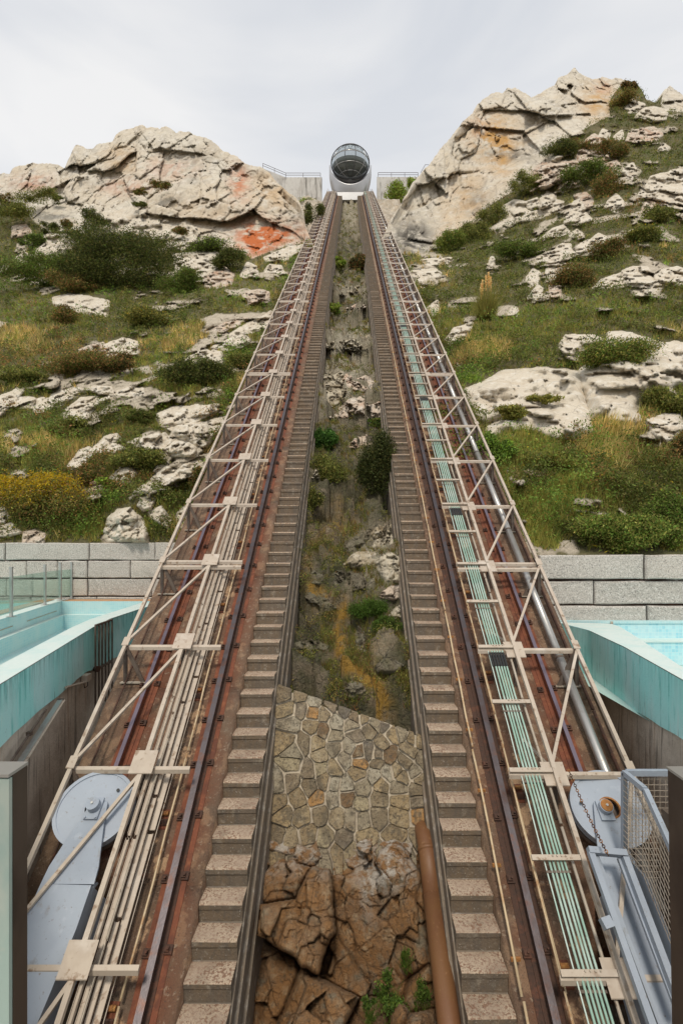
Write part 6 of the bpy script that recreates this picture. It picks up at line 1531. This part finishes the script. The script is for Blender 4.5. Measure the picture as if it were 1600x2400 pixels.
tag(link('grass', arr_mesh('grass', V, np.arange(len(V)).reshape(-1, 3), M['leaf'], False, dict(Col=C))), 'grass and weeds between the rocks of the gully', 'grass', kind='stuff')

def gully_leaves():
    n = 6500; Yr = F * 8.15 / (rng.uniform(480, 1690, n) - 327); Xr = rng.uniform(-.96, .92, n); q = np.stack([Xr, Yr, Yr * .8], 1)
    k = fbm(q * np.array([1.8, 1.1, 1.1]), 345, 3) > .49; Xr, Yr = Xr[k], Yr[k]; P = np.stack([Xr, Yr, gully_z(Xr, Yr)], 1)
    gx, gy = CX + P[:, 0] * F / P[:, 1], CY - P[:, 2] * F / P[:, 1]; ok = np.ones(len(P), bool)
    for p, *_ in GR: ok &= inpoly_sd(p, gx, gy) < -2
    for (ax, ay), (bx, by) in zip(path[:-1], path[1:]):
        t = np.clip(((gx - ax) * (bx - ax) + (gy - ay) * (by - ay)) / ((bx - ax) ** 2 + (by - ay) ** 2), 0, 1); ok &= np.hypot(gx - ax - t * (bx - ax), gy - ay - t * (by - ay)) > 14
    P = P[ok]; nl = 22; c = np.repeat(P, nl, 0) + rng.normal(0, 1, (len(P) * nl, 3)) * np.array([.055, .07, .035]) + np.array([0, -.02, .04])
    c[:, 0] = np.clip(c[:, 0], -.94, .90)
    C = np.repeat(pick(HEATH + GREEN + OLIVE + DARK[:2] + BROWN[:1], len(P)), nl, 0) * rng.uniform(.5, 1.5, (len(c), 1))
    V, C = leaves(c, rng.uniform(.008, .018, len(c)) * np.clip(c[:, 1] / 9, 1, 2.5), C)
    tag(link('low_plants', arr_mesh('low_plants', V, np.arange(len(V)).reshape(-1, 4), M['leaf'], False, dict(Col=C))), 'small leafy plants covering the gully floor', 'ground cover', kind='stuff')
gully_leaves()
def bush(side, px, py, rx, ry, pal, label, n=1600, depth=None, name='bush', leafs=.035, flower=0, lobes=6, stems=True, push=.35):
    """crown of leaf clumps over several lobes, on a few woody stems"""
    if depth is None: c0 = hill_at(side, px, py + ry * .75)
    else: c0 = Vector(ray(px, py + ry * .75, depth))
    rx *= 1.12; ry *= 1.15; n = int(n * 1.2)
    Yc = c0.y; m_ = Yc / F; RX_, RZ_ = rx * m_, ry * m_
    root = empty(name, tuple(c0), label, 'bush' if name != 'gorse_bush' else 'gorse bush', 'bushes on the slopes')
    cc = np.array(ray(px, py, Yc - push * RX_)) - np.array(c0)
    lob = []
    for i in range(lobes):
        a = rnd.uniform(0, 6.28); r = rnd.uniform(.3, .95)
        lob.append((math.cos(a) * r, rnd.uniform(-.3, .3), math.sin(a) * r * .75, rnd.uniform(.26, .52)))
    lob.append((0, 0, 0, .62)); lob = np.array(lob)
    li = rng.integers(0, len(lob), n * 3 // 12)
    # twig clumps on the lobe surfaces
    d = rng.normal(size=(len(li), 3)); d /= np.linalg.norm(d, axis=1)[:, None]; rr = rng.uniform(.5, 1.0, len(li)) + (rng.random(len(li)) < .12) * .3
    tc_ = lob[li, :3] + d * (lob[li, 3] * rr)[:, None]
    per = 12; tc2 = np.repeat(tc_, per, 0) + rng.normal(0, .11, (len(li) * per, 3))
    pts = cc + tc2 * np.array([RX_, RX_ * .8, RZ_])
    tw = np.repeat(rng.uniform(.55, 1.6, len(li)), per)
    C = pick(pal, len(pts)) * tw[:, None]
    if flower:
        f = (rng.random(len(pts)) < flower * np.clip(.3 + tc2[:, 2] * 1.1 - tc2[:, 0] * .2, 0, 1.4)); C[f] = np.array((.62, .42, .02)) * rng.uniform(.7, 1.2, (f.sum(), 1))
    sz = rng.uniform(.6, 1.3, len(pts)) * leafs * math.sqrt(max(.5, Yc / 16))
    V, C = leaves(pts, sz, C)
    link('foliage', arr_mesh('foliage', V, np.arange(len(V)).reshape(-1, 4), M['leaf'], False, dict(Col=C)), root)
    if stems:
        m = MB()
        for i in range(5):
            e = Vector(cc) + Vector((lob[i % len(lob), 0] * RX_, lob[i % len(lob), 1] * RX_, lob[i % len(lob), 2] * RZ_)) * .9
            m.tube([Vector((rnd.uniform(-.1, .1) * RX_, 0, -.1)), e * .5 + Vector((rnd.uniform(-.1, .1), 0, 0)), e], [.03, .02, .008], 5)
        link('stems', m.mesh('stems', M['bark']), root)
    return root
def BA(cs, x, y, rx, ry):   # crop coordinates -> photo pixels
    p = cs([(x, y)])[0]; return p[0], p[1], rx / 1.96, ry / 1.96
bush(-1, *BA(A, 600, 1000, 215, 125), PAL['dark'] + HEATH, 'big dark green bush at the foot of the left cliff', 16000, lobes=12)
bush(-1, *BA(A, 400, 1015, 110, 80), HEATH + DARK, 'dark bush merging into the left side of the big dark bush', 5000, lobes=7)
bush(-1, *BA(A, 200, 1050, 150, 70), PAL['leafy'] + HEATH, 'wide olive green bush left of the big dark bush', 6000, lobes=8)
bush(-1, *BA(A, 340, 1110, 110, 45), HEATH + BROWN, 'low brownish bush below the big dark bush', 3000)
bush(-1, *BA(A, 840, 1100, 90, 50), PAL['leafy'] + HEATH, 'green bush below right of the big dark bush', 3000)
bush(-1, *BA(A, 1075, 1000, 65, 60), DARK + HEATH, 'dark bush between two pale slabs under the left cliff', 2600)
bush(-1, *BA(A, 960, 930, 90, 30), DARK + BRIGHT[:1], 'low dark green bush right at the left cliff foot', 1800)
bush(-1, *BA(A, 430, 815, 48, 38), DARK + HEATH, 'small dark bush on the left cliff ledge', 1400, push=1.2)
bush(-1, *BA(A, 725, 650, 45, 16), HEATH + BROWN, 'tiny brown bush in the middle of the left cliff', 600, push=2.0, stems=False)
bush(-1, *BA(A, 645, 682, 28, 16), HEATH + BROWN, 'tiny bush left of the tiny brown cliff bush', 400, push=2.5, stems=False)
bush(-1, *BA(A, 640, 742, 26, 12), HEATH, 'small tuft on the outcrop under the left cliff', 300, push=2.5, stems=False)
bush(-1, *BA(A, 830, 865, 32, 18), HEATH + BROWN, 'small bush in a crack of the broad pale outcrop', 500, push=2.2, stems=False)
bush(-1, *BA(A, 310, 835, 28, 18), BROWN + HEATH, 'small reddish bush left of the cliff ledge bush', 500, push=1.2, stems=False)
bush(-1, *BA(A, 320, 880, 70, 18), HEATH, 'low dark bush above the angular pale outcrop', 900, push=1, stems=False)
bush(-1, *BA(A, 220, 852, 40, 20), HEATH + DARK, 'low bush above the angular outcrop on the far left', 700, push=1, stems=False)
bush(-1, *BA(A, 150, 920, 50, 36), PAL['leafy'] + DARK, 'round green bush on the far left below the cliff', 1500)
bush(-1, *BA(A, 180, 705, 80, 16), HEATH + GREEN, 'grassy green strip of bush on the far left cliff ledge', 900, push=1.2, stems=False)
bush(-1, *BA(A, 60, 760, 80, 28), HEATH + GREEN, 'heath cushion on the far left cliff ledge', 1300, push=1.2, stems=False)
bush(-1, *BA(A, 20, 720, 40, 16), BROWN + HEATH, 'brown tuft on the leftmost cliff ledge', 500, push=1.2, stems=False)
bush(-1, *BA(A, 260, 715, 30, 16), HEATH, 'small tuft right of the strip on the far left ledge', 400, push=1.2, stems=False)
bush(-1, *BA(A, 1440, 790, 42, 60), DARK + HEATH, 'dark bush beside the top of the left truss', 1500, depth=40)
bush(-1, *BA(D, 190, 930, 160, 110), HEATH + BROWN + OLIVE, 'gorse bush with yellow flowers above the left granite wall', 10000, name='gorse_bush', flower=.55, lobes=9, leafs=.03)
bush(-1, *BA(D, 905, 345, 120, 58), DARK + HEATH, 'dark rounded bush under the pale wedge rock', 4000)
bush(-1, *BA(D, 540, 295, 75, 45), BROWN + DARK, 'dark brown bush under the squarish tan boulder', 2000)
bush(-1, *BA(D, 340, 295, 150, 45), BROWN + HEATH, 'wide brown heath bush on the middle left slope', 3500)
bush(-1, *BA(D, 660, 745, 110, 45), HEATH + GREEN, 'green heath bush between cream slabs', 2600)
bush(-1, *BA(D, 300, 75, 70, 40), HEATH + BROWN, 'dark heath bush below the lone tan slab', 1800, flower=.05)
bush(-1, *BA(D, 640, 95, 110, 45), HEATH + OLIVE, 'olive heath bush on the upper left slope', 2500, flower=.05)
bush(-1, *BA(D, 100, 350, 110, 30), HEATH + GREEN, 'flat green bush at the far left of the middle slope', 1800)
bush(-1, *BA(D, 340, 590, 90, 45), HEATH + GREEN, 'bushy heath below the white slanting slab', 2400)
bush(-1, *BA(D, 640, 550, 70, 30), HEATH, 'small heath bush left of the broad layered slab', 1200)
bush(-1, *BA(D, 400, 810, 60, 50), BROWN + HEATH, 'brown bush right of the gorse', 1800)
bush(-1, *BA(D, 1090, 280, 60, 40), GREEN + HEATH, 'green bush by the left truss at mid height', 1500)
bush(-1, *BA(D, 480, 850, 40, 25), BRIGHT + GREEN, 'small bright green plant right of the gorse', 700, stems=False)
bush(-1, *BA(D, 900, 830, 50, 50), HEATH + BROWN, 'dark bush beside the truss above the granite wall', 1600)
bush(1, *BA(B, 1120, 610, 95, 45), PAL['leafy'] + HEATH, 'rounded green bush under the reddish stained boulder', 3000)
bush(1, *BA(B, 490, 915, 60, 55), PAL['leafy'] + GREEN, 'green bush at the foot of the right cliff', 2200)
bush(1, *BA(B, 610, 870, 60, 45), HEATH + GREEN, 'dark green bush along the right cliff foot', 1800)
bush(1, *BA(B, 700, 790, 55, 45), HEATH + GREEN, 'bush at the cliff foot left of the white L-shaped ledge', 1600)
bush(1, *BA(B, 1440, 792, 70, 40), HEATH + GREEN, 'round green shrub below the right edge outcrops', 2200)
bush(1, *BA(B, 850, 660, 60, 50), HEATH + GREEN, 'bush left of the sloping reddish slab', 1800)
bush(1, *BA(B, 990, 485, 70, 40), DARK + HEATH, 'dark bush at the right cliff edge above the reddish slab', 2000)
bush(1, *BA(B, 1080, 470, 60, 35), BROWN + HEATH, 'brown heath bush left of the reddish stained boulder', 1400)
bush(1, *BA(B, 1290, 245, 60, 30), BROWN + HEATH + OLIVE, 'heath bush near the right skyline', 1500)
bush(1, *BA(B, 1320, 195, 34, 18), BROWN + DARK, 'small dark bush on the right skyline', 800, push=1.0, stems=False)
bush(1, *BA(B, 1200, 655, 60, 60), HEATH + BROWN, 'dark heath bush behind the pyramid rock', 2000)
bush(1, *BA(B, 1240, 480, 60, 50), HEATH + BROWN, 'heath bush right of the stained boulder', 1800)
bush(1, *BA(B, 1050, 1060, 100, 60), HEATH + BROWN, 'broad heath bush under the slanting rock row', 3200)
bush(1, *BA(B, 800, 950, 90, 50), HEATH + PAL['leafy'], 'broad green heath bush left of the slanting rock row', 2800)
bush(1, *BA(B, 1200, 960, 90, 36), BROWN + HEATH, 'brown heath bush right of the slanting rock row', 2200)
bush(1, *BA(B, 1400, 880, 80, 30), HEATH + GREEN, 'heath bush with a yellow tint on the right slope', 1800, flower=.06)
bush(1, *BA(E, 1240, 265, 165, 75), PAL['leafy'] + HEATH + OLIVE, 'domed green shrub growing on top of the huge right outcrop', 6500, lobes=9)
bush(1, *BA(E, 1310, 1070, 150, 88), PAL['leafy'] + GREEN, 'large rounded green bush above the right granite wall', 8500, lobes=10)
bush(1, *BA(E, 1510, 1040, 90, 125), HEATH + PAL['leafy'], 'tall green bush at the right edge above the granite wall', 6000, lobes=9)
bush(1, *BA(E, 1545, 700, 50, 70), BROWN + DARK, 'dark brown bush at the right edge below the pale rock', 2600)
bush(1, *BA(E, 790, 525, 75, 28), OLIVE + GREEN, 'grassy cushion growing on the huge rounded outcrop', 1600, push=1.6, stems=False)
bush(1, *BA(E, 930, 455, 50, 18), OLIVE + GREEN, 'small moss cushion on the huge rounded outcrop', 700, push=2.6, stems=False)
bush(1, *BA(E, 1480, 470, 110, 50), GREEN + HEATH, 'green bush between the blocky outcrop and the rock below it', 3000)
bush(1, *BA(E, 700, 690, 60, 60), PAL['leafy'] + BRIGHT[:1], 'leafy green bush beside the right truss', 2600)
bush(1, *BA(E, 940, 745, 110, 40), GREEN + OLIVE, 'green thicket above the brown rock on the right', 2600)
bush(1, *BA(B, 270, 700, 62, 55), BRIGHT + GREEN, 'bright green ivy at the foot of the right summit wall', 1800, depth=63, leafs=.05, stems=False)
bush(1, *BA(B, 325, 650, 22, 40), BRIGHT + GREEN, 'bright ivy climbing beside the right cliff at the summit', 700, depth=63, leafs=.05, stems=False)
bush(-1, *BA(A, 1425, 740, 48, 10), BRIGHT + GREEN, 'green weeds at the foot of the left summit wall', 700, depth=62.5, leafs=.05, stems=False)
gb = lambda x, y, s, cs: cs([(x, y)])[0]
def gbush(cs, sc_, x, y, rx, ry, pal, label, n, **k):
    k['leafs'] = k.get('leafs', .02) * 1.7; n = int(n * .7)
    p = cs([(x, y)])[0]; Yd = F * 8.0 / (p[1] + ry / sc_ * .6 - 327)
    b = bush(1, p[0], p[1], rx / sc_, ry / sc_, pal, label, n, depth=Yd, **k); b['group'] = 'plants in the gully'
gbush(G2, 5.6, 1120, 800, 230, 400, DARK, 'dark twiggy bush against the right wall of the gully', 9000, leafs=.018, lobes=10)
gbush(G2, 5.6, 420, 420, 130, 140, [(.03, .07, .02), (.022, .055, .017)], 'leafy bright green plant at the left wall of the gully', 2600, leafs=.022)
gbush(G2, 5.6, 560, 800, 230, 220, GREEN + HEATH, 'mixed green shrub left of the dark gully bush', 3600, leafs=.016)
gbush(G2, 5.6, 320, 1230, 90, 170, GREEN + DARK, 'green shrub low on the left wall of the gully', 1800, leafs=.014)
gbush(C3, 4.612, 1020, 440, 200, 130, [(.035, .07, .018), (.03, .055, .014)], 'dense bright green plant cushion by the grey boulder in the gully', 4200, leafs=.010)
gbush(C3, 4.612, 1230, 600, 150, 80, [(.035, .07, .018), (.04, .06, .02)], 'green plant cushion above the grey weathered boulder', 2200, leafs=.010)
gbush(G1, 6.533, 500, 90, 90, 80, BRIGHT + GREEN, 'bright green plant high in the gully', 1200, leafs=.03)
gbush(G1, 6.533, 780, 120, 110, 140, DARK + BROWN, 'dark bush at the right wall high in the gully', 2200, leafs=.03)
gbush(G1, 6.533, 420, 810, 100, 80, BRIGHT + GREEN, 'bright green plant at the left wall of the upper gully', 1200, leafs=.02)
gbush(G2, 5.6, 1130, 230, 90, 50, [(.03, .065, .02), GREEN[0]], 'small green plant under the overhang in the gully', 900, leafs=.016)
def bbush(x, y, rx, ry, label, n, leafs):
    p = crop(500, 1950, 2.613, [(x, y)])[0]; Yd = np.interp(p[1], [1960, 2200, 2400], [5.62, 4.92, 4.3]) - .05
    b = bush(1, p[0], p[1], rx / 2.613, ry / 2.613, [(.035, .065, .018), (.025, .05, .014), (.05, .08, .022)], label, n // 3, depth=float(Yd), leafs=leafs * 1.5, stems=False, push=.4, lobes=3); b['group'] = 'plants on the bedrock'
    r0 = rng.normal(0, 1, (26, 3)) * np.array([rx, rx * .3, ry]) / 2.613 * Yd / F * .5 + np.array([0, -.05, .02])
    V, C = blades(r0, 7, rng.uniform(.06, .16, 26), np.full(26, .02), pick([(.035, .065, .018), (.05, .08, .022)], 26), .004)
    link('grass_blades', arr_mesh('grass_blades', V, np.arange(len(V)).reshape(-1, 3), M['leaf'], False, dict(Col=C)), b)
bbush(1060, 930, 60, 110, 'bright green creeper on the brown bedrock', 900, .012)
bbush(1120, 1060, 80, 80, 'grassy green weed low on the brown bedrock', 1200, .011)
bbush(1280, 960, 50, 80, 'green fern beside the brown drain pipe', 800, .010)
bbush(1175, 740, 30, 50, 'small tuft on the bedrock near the drain pipe', 350, .010)
bbush(960, 1060, 40, 50, 'small leafy plant left of the grassy weed', 400, .014)
# pampas grass
pc_ = hill_at(1, 1137, 745)
pg = empty('pampas_grass', tuple(pc_), 'pampas grass with five tall cream plumes on the right slope', 'pampas grass')
r0 = np.array([[0, 0, 0]]) + rng.normal(0, .12, (90, 3)) * np.array([1, 1, .1])
V, C = blades(r0, 14, rng.uniform(.8, 1.5, 90), np.full(90, .12), pick(GREEN + OLIVE, 90), .012)
link('leaves', arr_mesh('leaves', V, np.arange(len(V)).reshape(-1, 3), M['leaf'], False, dict(Col=C)), pg)
for (x, y) in ((1130, 663), (1138, 652), (1144, 645), (1149, 655), (1127, 672)):
    Yq = pc_.y - .1; tpx = Vector(ray(x, y, Yq)) - pc_; b0 = Vector(((x - 1138) * .004, 0, .0))
    m = MB(); m.tube([b0, b0.lerp(tpx, .5), tpx], [.012, .009, .006], 5); st = link('stalk', m.mesh('stalk', M['yellow_pipe']), pg)
    n = 280; t = rng.random(n); cen = np.array(tpx) + np.stack([rng.normal(0, .02, n) * (1 - np.abs(t - .4)), rng.normal(0, .02, n), .12 - t * .62], 1)
    V, C = leaves(cen, rng.uniform(.025, .045, n), pick([(.34, .27, .21), (.40, .32, .26)], n)); link('plume', arr_mesh('plume', V, np.arange(len(V)).reshape(-1, 4), M['leaf'], False, dict(Col=C)), pg)
